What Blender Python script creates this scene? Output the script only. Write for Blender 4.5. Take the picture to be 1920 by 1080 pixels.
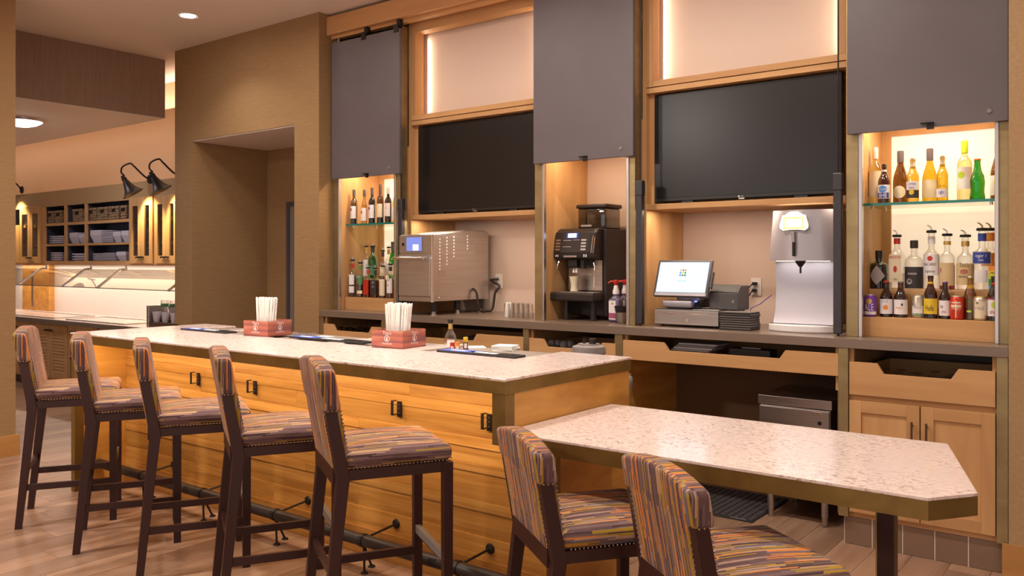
import bpy, bmesh, math, random
from mathutils import Vector, Matrix
random.seed(7)
for o in list(bpy.data.objects):
    bpy.data.objects.remove(o, do_unlink=True)
SC = bpy.context.scene
COL = SC.collection
PI = math.pi

# ------------------------------------------------------------------ camera
FPX, HORIZ, CAMH = 1599.0, 490.0, 1.55
TH = math.atan2(1235.0, 1599.0)
cs, sn = math.cos(TH), math.sin(TH)
cam = bpy.data.cameras.new('camera')
camo = bpy.data.objects.new('camera', cam)
COL.objects.link(camo)
camo.location = (0, 0, CAMH)
camo.rotation_euler = (PI / 2, 0, TH)
cam.sensor_width = 36.0
cam.lens = 36.0 * FPX / 1920.0
cam.shift_y = (HORIZ - 540.0) / 1920.0
cam.clip_end = 100
SC.camera = camo

def ray(px, py):
    u = (px - 960.0) / FPX
    return (-sn + u * cs, cs + u * sn, (HORIZ - py) / FPX)
def atz(px, py, z):
    d = ray(px, py); t = (z - CAMH) / d[2]
    return Vector((d[0] * t, d[1] * t, z))
def aty(px, py, Y):
    d = ray(px, py); t = Y / d[1]
    return Vector((d[0] * t, Y, CAMH + d[2] * t))
def atx(px, py, X):
    d = ray(px, py); t = X / d[0]
    return Vector((X, d[1] * t, CAMH + d[2] * t))
def XA(px, Y): return aty(px, 490, Y).x
def ZA(px, py, Y): return aty(px, py, Y).z

# ------------------------------------------------------------------ world, exposure
w = bpy.data.worlds.new('world'); SC.world = w; w.use_nodes = True
bg = w.node_tree.nodes['Background']
bg.inputs[0].default_value = (1.0, 0.93, 0.88, 1); bg.inputs[1].default_value = 0.95
vs = SC.view_settings
vs.view_transform = 'Standard'; vs.look = 'None'; vs.gamma = 1.0
vs.use_curve_mapping = False
vs.exposure = 0.18
SC.cycles.use_denoising = True
SC.cycles.max_bounces = 8
SC.cycles.diffuse_bounces = 4
SC.cycles.transparent_max_bounces = 24
SC.cycles.caustics_reflective = False
SC.cycles.caustics_refractive = False
WARM = (1.0, 0.90, 0.80)
def lamp_area(name, loc, power, size, size_y=None, rot=(0, 0, 0), color=WARM, spread=PI, parent=None, shape=None):
    l = bpy.data.lights.new(name, 'AREA'); l.energy = power; l.color = color
    l.shape = shape or ('RECTANGLE' if size_y else 'DISK'); l.size = size
    if size_y: l.size_y = size_y
    l.spread = spread
    o = bpy.data.objects.new(name, l); COL.objects.link(o)
    o.location = loc; o.rotation_euler = rot
    return o

# ------------------------------------------------------------------ mesh builder
class MB:
    def __init__(s): s.v = []; s.f = []
    def add(s, vs_, fs):
        b = len(s.v); s.v += [tuple(p) for p in vs_]; s.f += [tuple(b + i for i in f) for f in fs]; return s
    def box(s, x0, x1, y0, y1, z0, z1):
        return s.add([(x0,y0,z0),(x1,y0,z0),(x1,y1,z0),(x0,y1,z0),(x0,y0,z1),(x1,y0,z1),(x1,y1,z1),(x0,y1,z1)],
                     [(0,3,2,1),(4,5,6,7),(0,1,5,4),(1,2,6,5),(2,3,7,6),(3,0,4,7)])
    def rbox(s, x0, x1, y0, y1, z0, z1, r, seg=3):
        bm = bmesh.new(); bmesh.ops.create_cube(bm, size=1)
        for v in bm.verts:
            v.co = Vector(((x0+x1)/2+v.co.x*(x1-x0), (y0+y1)/2+v.co.y*(y1-y0), (z0+z1)/2+v.co.z*(z1-z0)))
        bmesh.ops.bevel(bm, geom=list(bm.edges), offset=r, segments=seg, profile=0.5, affect='EDGES')
        bm.verts.ensure_lookup_table()
        s.add([v.co[:] for v in bm.verts], [[v.index for v in f.verts] for f in bm.faces]); bm.free(); return s
    def lathe(s, prof, n=24, cx=0, cy=0, sx=1, sy=1):
        b = len(s.v); m = len(prof)
        for r, z in prof:
            for i in range(n):
                a = 2*PI*i/n; s.v.append((cx+r*math.cos(a)*sx, cy+r*math.sin(a)*sy, z))
        for j in range(m-1):
            for i in range(n):
                k = (i+1) % n
                s.f.append((b+j*n+i, b+j*n+k, b+(j+1)*n+k, b+(j+1)*n+i))
        if prof[0][0] > 1e-5: s.f.append(tuple(b+i for i in reversed(range(n))))
        if prof[-1][0] > 1e-5: s.f.append(tuple(b+(m-1)*n+i for i in range(n)))
        return s
    def cyl(s, cx, cy, z0, z1, r, n=20, r2=None):
        return s.lathe([(r, z0), (r if r2 is None else r2, z1)], n, cx, cy)
    def patch(s, r, z0, z1, a0, a1, n=14, cx=0, cy=0):
        b = len(s.v)
        for z in (z0, z1):
            for i in range(n+1):
                a = -PI/2 + a0 + (a1-a0)*i/n; s.v.append((cx+r*math.cos(a), cy+r*math.sin(a), z))
        for i in range(n): s.f.append((b+i, b+i+1, b+n+2+i, b+n+1+i))
        return s
    def tube(s, pts, r, n=8, closed=False):
        pts = [Vector(p) for p in pts]; b = len(s.v); m = len(pts)
        rr = r if isinstance(r, (list, tuple)) else [r]*m
        up = None
        for j, p in enumerate(pts):
            t = (pts[min(j+1, m-1)] - pts[max(j-1, 0)]).normalized()
            if up is None:
                up = Vector((0,0,1)) if abs(t.z) < .9 else Vector((1,0,0))
            a = t.cross(up)
            if a.length < 1e-5: a = t.cross(Vector((0.3,1,0.2)))
            a.normalize(); c = a.cross(t).normalized(); up = c
            for i in range(n):
                q = 2*PI*i/n; s.v.append(tuple(p + (a*math.cos(q) + c*math.sin(q))*rr[j]))
        for j in range(m-1):
            for i in range(n):
                k = (i+1) % n; s.f.append((b+j*n+i, b+j*n+k, b+(j+1)*n+k, b+(j+1)*n+i))
        s.f.append(tuple(b+i for i in reversed(range(n)))); s.f.append(tuple(b+(m-1)*n+i for i in range(n)))
        return s
    def prism(s, poly, a, b_, axis='z'):
        n = len(poly)
        def P(u, v, t):
            return (u, v, t) if axis == 'z' else ((u, t, v) if axis == 'y' else (t, u, v))
        return s.add([P(u, v, a) for u, v in poly] + [P(u, v, b_) for u, v in poly],
                     [tuple(reversed(range(n))), tuple(range(n, 2*n))] + [(i, (i+1) % n, n+(i+1) % n, n+i) for i in range(n)])
    def quad(s, *p): return s.add(p, [tuple(range(len(p)))])
    def sphere(s, c, r, n=12, m=8, sz=1):
        prof = [(max(r*math.sin(PI*j/m), 1e-6), -r*math.cos(PI*j/m)*sz) for j in range(m+1)]
        b = len(s.v); s.lathe(prof, n)
        for i in range(b, len(s.v)):
            x, y, z = s.v[i]; s.v[i] = (x+c[0], y+c[1], z+c[2])
        return s
    def xf(s, M):
        s.v = [tuple(M @ Vector(p)) for p in s.v]; return s
    def fn(s, f): s.v = [tuple(f(*p)) for p in s.v]; return s
    def mesh(s, name, smooth=False, uvfn=None, recalc=True):
        me = bpy.data.meshes.new(name); me.from_pydata(s.v, [], s.f)
        if recalc:
            bm = bmesh.new(); bm.from_mesh(me); bmesh.ops.recalc_face_normals(bm, faces=bm.faces); bm.to_mesh(me); bm.free()
        if uvfn:
            uv = me.uv_layers.new(name='UVMap')
            for p in me.polygons:
                for li in p.loop_indices:
                    uv.data[li].uv = uvfn(p.normal, me.vertices[me.loops[li].vertex_index].co)
        if smooth:
            me.shade_smooth(); me.set_sharp_from_angle(angle=math.radians(40))
        return me

def thing(name, label, cat, loc=(0,0,0), rotz=0, group=None):
    o = bpy.data.objects.new(name, None); COL.objects.link(o)
    o.location = loc; o.rotation_euler = (0, 0, rotz); o.empty_display_size = 0.05
    return tag(o, label, cat, group)
def tag(o, label, cat, group=None):
    o['label'] = label; o['category'] = cat
    if group: o['group'] = group
    return o
def obj(name, mb, mat, parent=None, smooth=False, world=False, bev=0, uvfn=None, label=None, loc=None):
    me = mb if isinstance(mb, bpy.types.Mesh) else mb.mesh(name, smooth, uvfn)
    if not me.materials: me.materials.append(MT[mat] if isinstance(mat, str) else mat)
    o = bpy.data.objects.new(name, me); COL.objects.link(o)
    if parent:
        o.parent = parent
        if world:
            p = parent; M = Matrix.Identity(4)
            while p:
                M = (Matrix.Translation(p.location) @ p.rotation_euler.to_matrix().to_4x4()) @ M if p.parent is None else M
                p = p.parent
            o.matrix_parent_inverse = M.inverted()
            if parent.parent: o.matrix_parent_inverse = Matrix.Identity(4)
    if loc: o.location = loc
    if bev:
        m = o.modifiers.new('edge', 'BEVEL'); m.width = bev; m.segments = 2; m.limit_method = 'ANGLE'
    if label: o['label'] = label
    return o
def rebase(o, base):
    """Move a world-coordinate mesh object's origin to its base."""
    b = Vector(base); o.data.transform(Matrix.Translation(-b)); o.location = b; return o
def struct(name, mb, mat, parent=None, bev=0, smooth=False):
    o = obj(name, mb, mat, parent, bev=bev, smooth=smooth)
    if not parent: o['kind'] = 'structure'
    return o
def dup(root, loc=None, rotz=None, label=None, group=None):
    r = root.copy(); COL.objects.link(r)
    if loc is not None: r.location = loc
    if rotz is not None: r.rotation_euler = (0, 0, rotz)
    if label: r['label'] = label
    if group: r['group'] = group
    for ch in list(root.children):
        c = ch.copy(); COL.objects.link(c); c.parent = r
        for g in ch.children:
            d = g.copy(); COL.objects.link(d); d.parent = c
    return r
def spline(pts, n=6):
    P = [Vector(p) for p in pts]; P = [P[0]*2-P[1]] + P + [P[-1]*2-P[-2]]; out = []
    for i in range(1, len(P)-2):
        a, b, c, d = P[i-1:i+3]
        for k in range(n):
            t = k/n; out.append(.5*((2*b)+(c-a)*t+(2*a-5*b+4*c-d)*t*t+(3*b-a-3*c+d)*t**3))
    out.append(P[-2]); return out
def box(*a): return MB().box(*a)

# ------------------------------------------------------------------ lettering (font curves turned into flat meshes)
TXT = {}
def prep_text(strings):
    obs = []
    for t in strings:
        cu = bpy.data.curves.new('t', 'FONT'); cu.body = t; cu.size = 1.0; cu.align_x = 'CENTER'; cu.resolution_u = 2
        o = bpy.data.objects.new('t', cu); COL.objects.link(o); obs.append((t, o, cu))
    dg = bpy.context.evaluated_depsgraph_get(); dg.update()
    for t, o, cu in obs:
        me = bpy.data.meshes.new_from_object(o.evaluated_get(dg))
        TXT[t] = ([v.co[:] for v in me.vertices], [tuple(p.vertices) for p in me.polygons])
        bpy.data.meshes.remove(me)
    for t, o, cu in obs:
        bpy.data.objects.remove(o); bpy.data.curves.remove(cu)
def text(t, h, width=None):
    vs_, fs = TXT[t]; m = MB()
    xs = [v[0] for v in vs_]; ys = [v[1] for v in vs_]
    wd = max(xs)-min(xs); k = h/(0.7); kx = k if width is None else width/wd; cx = (max(xs)+min(xs))/2
    m.add([((v[0]-cx)*kx, 0, v[1]*k) for v in vs_], fs)     # in the XZ plane, reading from -Y
    return m
def wrap(m, r, z):
    return m.fn(lambda x, y, q: (r*math.sin(x/r), -r*math.cos(x/r), q+z))
prep_text(["ALE", "Hefe", "BACARDI", "Superior", "BEEFEATER", "GIN", "KRAKEN", "HENDRICK'S", "Tito's", "Handmade",
           "ABSOLUT", "COLORS", "inger 1", "VODKA", "BLUE MOON", "WHITE", "Corona", "Extra", "Light", "LG", "STELLA", "ARTOIS",
           "JACK", "JIM BEAM", "JAMESON", "No.7", "Vodka", "IPA", "Angry", "PALE", "welcome"])
# ------------------------------------------------------------------ materials
MT = {}
def mat(name, col, rough=0.5, metal=0.0, spec=0.5, coat=0.0, emit=None, estr=0.0):
    m = bpy.data.materials.new(name); m.use_nodes = True; p = m.node_tree.nodes['Principled BSDF']
    p.inputs['Base Color'].default_value = (*col, 1); p.inputs['Roughness'].default_value = rough
    p.inputs['Metallic'].default_value = metal; p.inputs['Specular IOR Level'].default_value = spec
    p.inputs['Coat Weight'].default_value = coat; p.inputs['Coat Roughness'].default_value = 0.1
    if emit:
        p.inputs['Emission Color'].default_value = (*emit, 1); p.inputs['Emission Strength'].default_value = estr
    MT[name] = m; return m
def N(m, t, **kw):
    n = m.node_tree.nodes.new(t)
    for k, v in kw.items(): setattr(n, k, v)
    return n
def L(m, a, ao, b, bi): m.node_tree.links.new(a.outputs[ao], b.inputs[bi])
def ramp(m, stops, interp='LINEAR'):
    r = N(m, 'ShaderNodeValToRGB'); r.color_ramp.interpolation = interp
    e = r.color_ramp.elements
    while len(e) < len(stops): e.new(0.5)
    for i, (p, c) in enumerate(stops):
        e[i].position = p; e[i].color = (*c, 1)
    return r
def grain(name, c0, c1, scale, rough=0.45, detail=4, bump=0.05, rnd=0.0, spec=0.4, coat=0.0, metal=0.0, rrange=None):
    """Stretched-noise material (wood, textile, brushed metal) in object coordinates."""
    m = mat(name, c1, rough, metal, spec, coat); p = m.node_tree.nodes['Principled BSDF']
    tc = N(m, 'ShaderNodeTexCoord'); mp = N(m, 'ShaderNodeMapping'); mp.inputs['Scale'].default_value = scale
    L(m, tc, 'Object', mp, 'Vector')
    nz = N(m, 'ShaderNodeTexNoise'); nz.inputs['Scale'].default_value = 1.0; nz.inputs['Detail'].default_value = detail
    nz.inputs['Roughness'].default_value = 0.6; nz.inputs['Distortion'].default_value = 0.4
    src = mp
    if rnd:
        oi = N(m, 'ShaderNodeObjectInfo'); ad = N(m, 'ShaderNodeVectorMath', operation='ADD')
        ml = N(m, 'ShaderNodeMath', operation='MULTIPLY'); ml.inputs[1].default_value = 37.0
        L(m, oi, 'Random', ml, 0); L(m, mp, 'Vector', ad, 0); L(m, ml, 0, ad, 1); src = ad
    L(m, src, 0, nz, 'Vector')
    rp = ramp(m, [(0.3, c0), (0.7, c1)]); L(m, nz, 'Fac', rp, 'Fac'); out = rp
    if rnd:
        hs = N(m, 'ShaderNodeHueSaturation'); mr = N(m, 'ShaderNodeMapRange')
        mr.inputs['To Min'].default_value = 1-rnd; mr.inputs['To Max'].default_value = 1+rnd
        L(m, oi, 'Random', mr, 'Value'); L(m, mr, 'Result', hs, 'Value'); L(m, rp, 'Color', hs, 'Color'); out = hs
    L(m, out, 'Color', p, 'Base Color')
    if rrange:
        rr = N(m, 'ShaderNodeMapRange'); rr.inputs['To Min'].default_value = rrange[0]; rr.inputs['To Max'].default_value = rrange[1]
        L(m, nz, 'Fac', rr, 'Value'); L(m, rr, 'Result', p, 'Roughness')
    if bump:
        b = N(m, 'ShaderNodeBump'); b.inputs['Strength'].default_value = bump; b.inputs['Distance'].default_value = 0.002
        L(m, nz, 'Fac', b, 'Height'); L(m, b, 'Normal', p, 'Normal')
    return m
def thin_glass(name, tint, refl=0.09, rough=0.03):
    m = bpy.data.materials.new(name); m.use_nodes = True; nt = m.node_tree; nt.nodes.clear()
    out = N(m, 'ShaderNodeOutputMaterial'); mx = N(m, 'ShaderNodeMixShader'); t = N(m, 'ShaderNodeBsdfTransparent')
    g = N(m, 'ShaderNodeBsdfGlossy'); t.inputs['Color'].default_value = (*tint, 1); g.inputs['Roughness'].default_value = rough
    lw = N(m, 'ShaderNodeLayerWeight'); lw.inputs['Blend'].default_value = 0.35
    mr = N(m, 'ShaderNodeMapRange'); mr.inputs['To Min'].default_value = refl; mr.inputs['To Max'].default_value = min(1, refl+0.55)
    L(m, lw, 'Facing', mr, 'Value'); L(m, mr, 'Result', mx, 'Fac'); L(m, t, 0, mx, 1); L(m, g, 0, mx, 2); L(m, mx, 0, out, 0)
    MT[name] = m; return m

grain('maple_h', (.50,.265,.11), (.63,.36,.16), (0.9, 9, 9), 0.5, rnd=0.05, spec=0.22)
grain('maple_v', (.50,.265,.11), (.63,.36,.16), (9, 9, 0.9), 0.5, rnd=0.05, spec=0.22)
grain('oak_bar', (.36,.15,.028), (.60,.30,.075), (1.3, 20, 26), 0.38, rnd=0.17, bump=0.08)
grain('oak_side', (.44,.19,.035), (.68,.34,.075), (6, 2.0, 9), 0.4, rnd=0.05)
grain('floor_wood', (.255,.14,.085), (.42,.255,.165), (11, 0.9, 11), 0.36, rnd=0.16, bump=0.04)
grain('base_wood', (.42,.20,.06), (.55,.28,.09), (2, 2, 12), 0.4)
grain('wallcover', (.31,.19,.088), (.375,.232,.112), (9, 9, 90), 0.75, bump=0.06, spec=0.2)
grain('wallcover_light', (.36,.225,.11), (.43,.28,.145), (60, 60, 60), 0.7, bump=0.05, spec=0.25)
grain('soffit_tex', (.30,.205,.15), (.37,.26,.195), (60, 60, 3), 0.8, bump=0.05, spec=0.1)
mat('ceiling', (.84,.76,.70), 0.85, spec=0.1)
mat('wall_beige', (.66,.50,.41), 0.65, spec=0.3)
mat('wall_upper', (.66,.44,.28), 0.8, spec=0.2)
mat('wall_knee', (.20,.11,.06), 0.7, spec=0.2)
mat('cream_panel', (.74,.57,.46), 0.5)
mat('white_splash', (.85,.76,.68), 0.4)
grain('bronze', (.30,.215,.10), (.43,.33,.17), (3, 3, 8), 0.36, metal=0.7, bump=0.0, rrange=(.28,.45))
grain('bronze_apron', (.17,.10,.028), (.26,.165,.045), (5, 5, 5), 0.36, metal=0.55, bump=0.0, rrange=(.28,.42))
mat('dark_metal', (.035,.028,.026), 0.4, 0.7)
mat('black_pole', (.045,.040,.045), 0.35, 0.2)
mat('silver', (.62,.58,.58), 0.3, 1.0)
grain('panel_grey', (.118,.098,.105), (.138,.115,.124), (1.5, 1.5, 1.5), 0.42, bump=0.0, detail=2)
mat('tv_bezel', (.02,.018,.018), 0.3)
mat('tv_screen', (.010,.008,.008), 0.28, spec=0.5)
mat('counter_taupe', (.205,.142,.105), 0.28, spec=0.5)
mat('counter_edge', (.20,.14,.105), 0.4)
mat('espresso', (.042,.0145,.012), 0.36, spec=0.32)
mat('nail', (.40,.28,.19), 0.35, 0.9)
grain('steel', (.50,.45,.42), (.60,.55,.52), (2, 2, 50), 0.33, metal=0.9, bump=0.0)
grain('steel_h', (.46,.41,.38), (.56,.51,.48), (3, 3, 60), 0.3, metal=0.9, bump=0.0)
mat('chrome', (.75,.71,.68), 0.12, 1.0)
mat('silver_paint', (.40,.37,.40), 0.38, 0.5)
mat('white_plastic', (.80,.76,.76), 0.35)
mat('white_paper', (.88,.85,.80), 0.8)
mat('dish_white', (.66,.62,.72), 0.3)
mat('black_plastic', (.020,.015,.0145), 0.38, spec=0.35)
mat('brown_black', (.034,.023,.020), 0.4, spec=0.35)
mat('grey_plastic', (.085,.075,.078), 0.45)
mat('grey_mid', (.22,.19,.18), 0.5)
mat('rubber', (.025,.020,.020), 0.7)
mat('mat_blue', (.06,.11,.50), 0.5)
mat('grey_ledge', (.26,.21,.18), 0.4)
mat('cubby_blue', (.055,.055,.085), 0.6)
mat('outlet_white', (.82,.75,.70), 0.4)
mat('tile', (.24,.15,.10), 0.3)
mat('grout', (.80,.70,.63), 0.8)
mat('red', (.55,.03,.02), 0.4); mat('red_can', (.62,.045,.02), 0.3, 0.3); mat('yellow', (.80,.55,.03), 0.5); mat('orange', (.80,.27,.04), 0.5)
mat('lime', (.52,.68,.03), 0.5); mat('blue', (.03,.06,.33), 0.5); mat('blue_bright', (.10,.32,.75), 0.5); mat('purple', (.19,.06,.42), 0.35, 0.3)
mat('green', (.03,.28,.05), 0.5); mat('green_label', (.08,.24,.10), 0.5); mat('label_white', (.84,.78,.78), 0.6); mat('label_cream', (.80,.68,.48), 0.6)
mat('label_tan', (.66,.48,.26), 0.6); mat('label_black', (.035,.03,.032), 0.5); mat('label_grey', (.42,.38,.40), 0.6); mat('ink', (.03,.025,.03), 0.6)
mat('gold', (.62,.42,.12), 0.35, 0.6); mat('can_metal', (.62,.56,.46), 0.3, 0.7); mat('capsule_grey', (.12,.095,.10), 0.4); mat('capsule_pink', (.78,.62,.58), 0.4)
mat('violet_ink', (.16,.08,.30), 0.6); mat('rose_ink', (.40,.08,.16), 0.6); mat('brand_wood', (.36,.11,.075), 0.5)
mat('jug_purple', (.13,.10,.16), 0.25); mat('brown_dark', (.09,.04,.02), 0.4)
thin_glass('clear_glass', (.965,.96,.95), 0.07); thin_glass('clear_pane', (.90,.92,.88), 0.07, 0.02); thin_glass('guard_glass', (.93,.90,.86), 0.10, 0.02)
thin_glass('amber_glass', (.30,.10,.025), 0.06); thin_glass('gold_glass', (.80,.64,.09), 0.06); thin_glass('gold_pale', (.86,.66,.16), 0.06); thin_glass('green_glass', (.03,.50,.05), 0.06)
thin_glass('olive_glass', (.42,.33,.04), 0.06); thin_glass('dark_glass', (.05,.025,.02), 0.06); thin_glass('brown_glass', (.38,.22,.035), 0.06); thin_glass('white_wine', (.88,.84,.58), 0.06)
thin_glass('whiskey', (.45,.12,.02), 0.04); thin_glass('smoke_glass', (.30,.26,.25), 0.08)
mat('glass_edge', (.01,.20,.16), 0.15, spec=0.7)
thin_glass('shelf_glass', (.80,.92,.86), 0.08)
mat('brass_trim', (.45,.33,.15), 0.3, 0.9)
mat('lamp_glow', (1,1,1), 0.5, emit=(1.0,.90,.80), estr=9.0)
mat('dome_glow', (1,1,1), 0.5, emit=(.86,.90,1.0), estr=9.0)
mat('backlit', (.9,.8,.68), 0.5, emit=(1.0,.80,.60), estr=0.50)
mat('screen_white', (.1,.1,.1), 0.2, emit=(.62,.84,1.0), estr=1.15)
mat('screen_blue', (.05,.05,.1), 0.2, emit=(.25,.32,.85), estr=0.8)
mat('screen_glow', (.5,.5,.5), 0.2, emit=(.75,.85,1.0), estr=1.8)
mat('sign_glow', (.8,.8,.7), 0.4, emit=(1.0,.95,.80), estr=0.95)
mat('sign_yellow', (.8,.6,.2), 0.4, emit=(1.0,.80,.25), estr=0.55)
mat('sign_text', (1,.95,.9), 0.4, emit=(1.0,.90,.80), estr=1.6)
mat('led_blue', (.1,.1,.9), 0.4, emit=(.15,.2,1.0), estr=3.0)
mat('led_strip', (1,.9,.8), 0.5, emit=(1.0,.85,.68), estr=3.0)

# quartz worktop: pinkish white with grey-brown flecks
m = mat('quartz', (.80,.62,.54), 0.16, spec=0.5); p = m.node_tree.nodes['Principled BSDF']
tc = N(m, 'ShaderNodeTexCoord'); mp = N(m, 'ShaderNodeMapping'); mp.inputs['Scale'].default_value = (42, 78, 50); mp.inputs['Rotation'].default_value = (0, 0, .5)
L(m, tc, 'Object', mp, 'Vector')
n1 = N(m, 'ShaderNodeTexNoise'); n1.inputs['Scale'].default_value = 1.0; n1.inputs['Detail'].default_value = 3; n1.inputs['Distortion'].default_value = 1.2
L(m, mp, 'Vector', n1, 'Vector')
r1 = ramp(m, [(.31, (.36,.25,.20)), (.39, (.58,.43,.37)), (.475, (.76,.615,.56)), (.7, (.85,.71,.66))]); L(m, n1, 'Fac', r1, 'Fac')
n2 = N(m, 'ShaderNodeTexNoise'); n2.inputs['Scale'].default_value = 5.0; n2.inputs['Detail'].default_value = 2; L(m, tc, 'Object', n2, 'Vector')
mx = N(m, 'ShaderNodeMix', data_type='RGBA'); mx.inputs['A'].default_value = (.74,.60,.545,1); r2 = ramp(m, [(.35, (0.25,)*3), (.6, (1,)*3)])
L(m, n2, 'Fac', r2, 'Fac'); L(m, r2, 'Color', mx, 'Factor'); L(m, r1, 'Color', mx, 'B'); L(m, mx, 'Result', p, 'Base Color')

# striped upholstery: narrow stripes broken into random lengths
m = mat('fabric', (.3,.2,.2), 0.85, spec=0.2); p = m.node_tree.nodes['Principled BSDF']
uv = N(m, 'ShaderNodeUVMap', uv_map='UVMap'); sx = N(m, 'ShaderNodeSeparateXYZ'); L(m, uv, 'UV', sx, 0)
def mth(op, a, b=None, bi=None):
    n = N(m, 'ShaderNodeMath', operation=op)
    if isinstance(a, (int, float)): n.inputs[0].default_value = a
    else: m.node_tree.links.new(a, n.inputs[0])
    if b is not None:
        if isinstance(b, (int, float)): n.inputs[1].default_value = b
        else: m.node_tree.links.new(b, n.inputs[1])
    return n.outputs[0]
row = mth('FLOOR', mth('DIVIDE', sx.outputs[1], 0.0064))
wn = N(m, 'ShaderNodeTexWhiteNoise', noise_dimensions='1D'); m.node_tree.links.new(row, wn.inputs['W'])
seg = mth('FLOOR', mth('ADD', mth('DIVIDE', sx.outputs[0], 0.16), mth('MULTIPLY', wn.outputs['Value'], 7.0)))
cb = N(m, 'ShaderNodeCombineXYZ'); m.node_tree.links.new(row, cb.inputs[0]); m.node_tree.links.new(seg, cb.inputs[1])
# two neighbouring columns often share a thread colour, so that each row keeps a tone
w2 = N(m, 'ShaderNodeTexWhiteNoise', noise_dimensions='2D'); L(m, cb, 0, w2, 'Vector')
mixv = mth('ADD', mth('MULTIPLY', w2.outputs['Value'], 0.55), mth('MULTIPLY', wn.outputs['Value'], 0.45))
fr = mth('FRACT', mth('MULTIPLY', mixv, 3.0))
rp = ramp(m, [(0, (.125,.066,.062)), (.22, (.58,.19,.04)), (.36, (.17,.100,.096)), (.53, (.36,.21,.025)), (.67, (.070,.034,.034)), (.77, (.44,.265,.18)), (.86, (.20,.125,.115)), (.975, (.12,.17,.24))], 'CONSTANT')
m.node_tree.links.new(fr, rp.inputs['Fac']); L(m, rp, 'Color', p, 'Base Color')
p.inputs['Sheen Weight'].default_value = 0.1; p.inputs['Sheen Roughness'].default_value = 0.4

# woven basket
m = mat('wicker', (.30,.19,.10), 0.8); p = m.node_tree.nodes['Principled BSDF']
tc = N(m, 'ShaderNodeTexCoord'); mp = N(m, 'ShaderNodeMapping'); mp.inputs['Scale'].default_value = (40, 40, 55); L(m, tc, 'Object', mp, 'Vector')
ck = N(m, 'ShaderNodeTexNoise'); ck.inputs['Scale'].default_value = 1.0; L(m, mp, 'Vector', ck, 'Vector')
r1 = ramp(m, [(.35, (.12,.07,.035)), (.6, (.46,.31,.18))]); L(m, ck, 'Fac', r1, 'Fac'); L(m, r1, 'Color', p, 'Base Color')
# straw-box print: reddish boards
m = MT['brand_wood']; p = m.node_tree.nodes['Principled BSDF']
tc = N(m, 'ShaderNodeTexCoord'); mp = N(m, 'ShaderNodeMapping'); mp.inputs['Scale'].default_value = (3, 3, 38); L(m, tc, 'Object', mp, 'Vector')
ck = N(m, 'ShaderNodeTexNoise'); ck.inputs['Scale'].default_value = 1.0; L(m, mp, 'Vector', ck, 'Vector')
r1 = ramp(m, [(.35, (.22,.075,.075)), (.5, (.42,.12,.075)), (.65, (.50,.20,.13))]); L(m, ck, 'Fac', r1, 'Fac'); L(m, r1, 'Color', p, 'Base Color')
# ------------------------------------------------------------------ lights of the room (recessed ceiling downlights: one in view, the rest added unseen)
CEIL = 3.70
def downlight(x, y, label, power=55, sp=115):
    t = thing('recessed_downlight', label, 'ceiling light', (x, y, CEIL), group='recessed ceiling downlights')
    obj('trim_ring', MB().lathe([(.062, -.002), (.085, -.008), (.092, -.004), (.092, .0)], 28), 'white_plastic', t, smooth=True)
    obj('lamp_disc', MB().lathe([(.0001, -.004), (.063, -.004)], 28), 'lamp_glow', t)
    lamp_area('downlight_lamp', (x, y, CEIL-.02), power, .16, spread=math.radians(sp))
downlight(-6.80, 4.17, 'round recessed downlight lit in the ceiling by the tan pier', 6)
for i, (x, y, pw) in enumerate([(-5.9,3.6,10),(-4.4,3.4,11),(-3.2,3.4,25),(-1.9,3.4,25),(-.4,3.4,13),(-6.2,1.9,9),(-4.6,1.9,9),(-3.0,1.9,9),(-1.4,1.9,9),(.4,1.9,9),(-2.2,-.8,14),(.4,-.8,14)]):  # out-of-view downlights, added to light the bar, stools and pier
    downlight(x, y, 'unseen recessed downlight added in the ceiling to light the bar and stools', pw, 172 if y > 3 else 115)

for i, x in enumerate((-5.3, -4.3, -3.3)):  # unseen narrow-beam downlights, added only to brighten the bar top
    downlight(x, 3.05, 'unseen narrow downlight added in the ceiling to brighten the bar top', 5.5, 62)

# ------------------------------------------------------------------ floor of planks
fl = struct('floor', box(-17, 5, -6, 6.3, -.06, -.004), 'floor_wood')
PW = .185; PLk = 1.22
pm = MB().box(0, PW-.0025, 0, PLk-.0025, -.004, 0).mesh('floor_plank'); pm.materials.append(MT['floor_wood'])
x = -9.4; k = 0
while x < -.45:
    y0 = .95 + ((k*0.437) % 1)*PLk - PLk
    while y0 < 4.9:
        if y0 + PLk > 1.15:
            o = bpy.data.objects.new('floor_plank', pm); COL.objects.link(o); o.parent = fl; o.location = (x, y0, 0)
        y0 += PLk
    x += PW; k += 1

struct('ceiling', box(-17, 5, -6, 6.3, CEIL, CEIL+.1), 'ceiling')
# tan pier with its niche
NX0, NX1, NZ, NY = -7.756, -6.143, 2.76, 5.70
mb = MB().box(-8.067, NX0, 4.8, 5.8, 0, CEIL).box(NX1, -5.81, 4.8, 5.8, 0, CEIL).box(NX0, NX1, 4.8, 5.8, NZ, CEIL).box(NX0, NX1, NY, 5.8, 0, NZ)
struct('wall_left', mb, 'wallcover')
struct('baseboard_left', MB().box(-8.08, NX0, 4.785, 4.8, 0, .17).box(NX1, -5.81, 4.785, 4.8, 0, .17), 'base_wood')
struct('trim_3', MB().box(NX0+.001, NX1-.001, 4.81, NY-.001, NZ-.01, NZ-.001), 'ceiling')
d = struct('door_1', box(-7.33, -6.45, NY-.03, NY, 0, 2.13), 'grey_mid')
obj('door_frame', MB().box(-7.375, -7.33, NY-.045, NY, 0, 2.175).box(-6.45, -6.405, NY-.045, NY, 0, 2.175).box(-7.33, -6.45, NY-.045, NY, 2.13, 2.175), 'grey_plastic', d)
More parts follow.
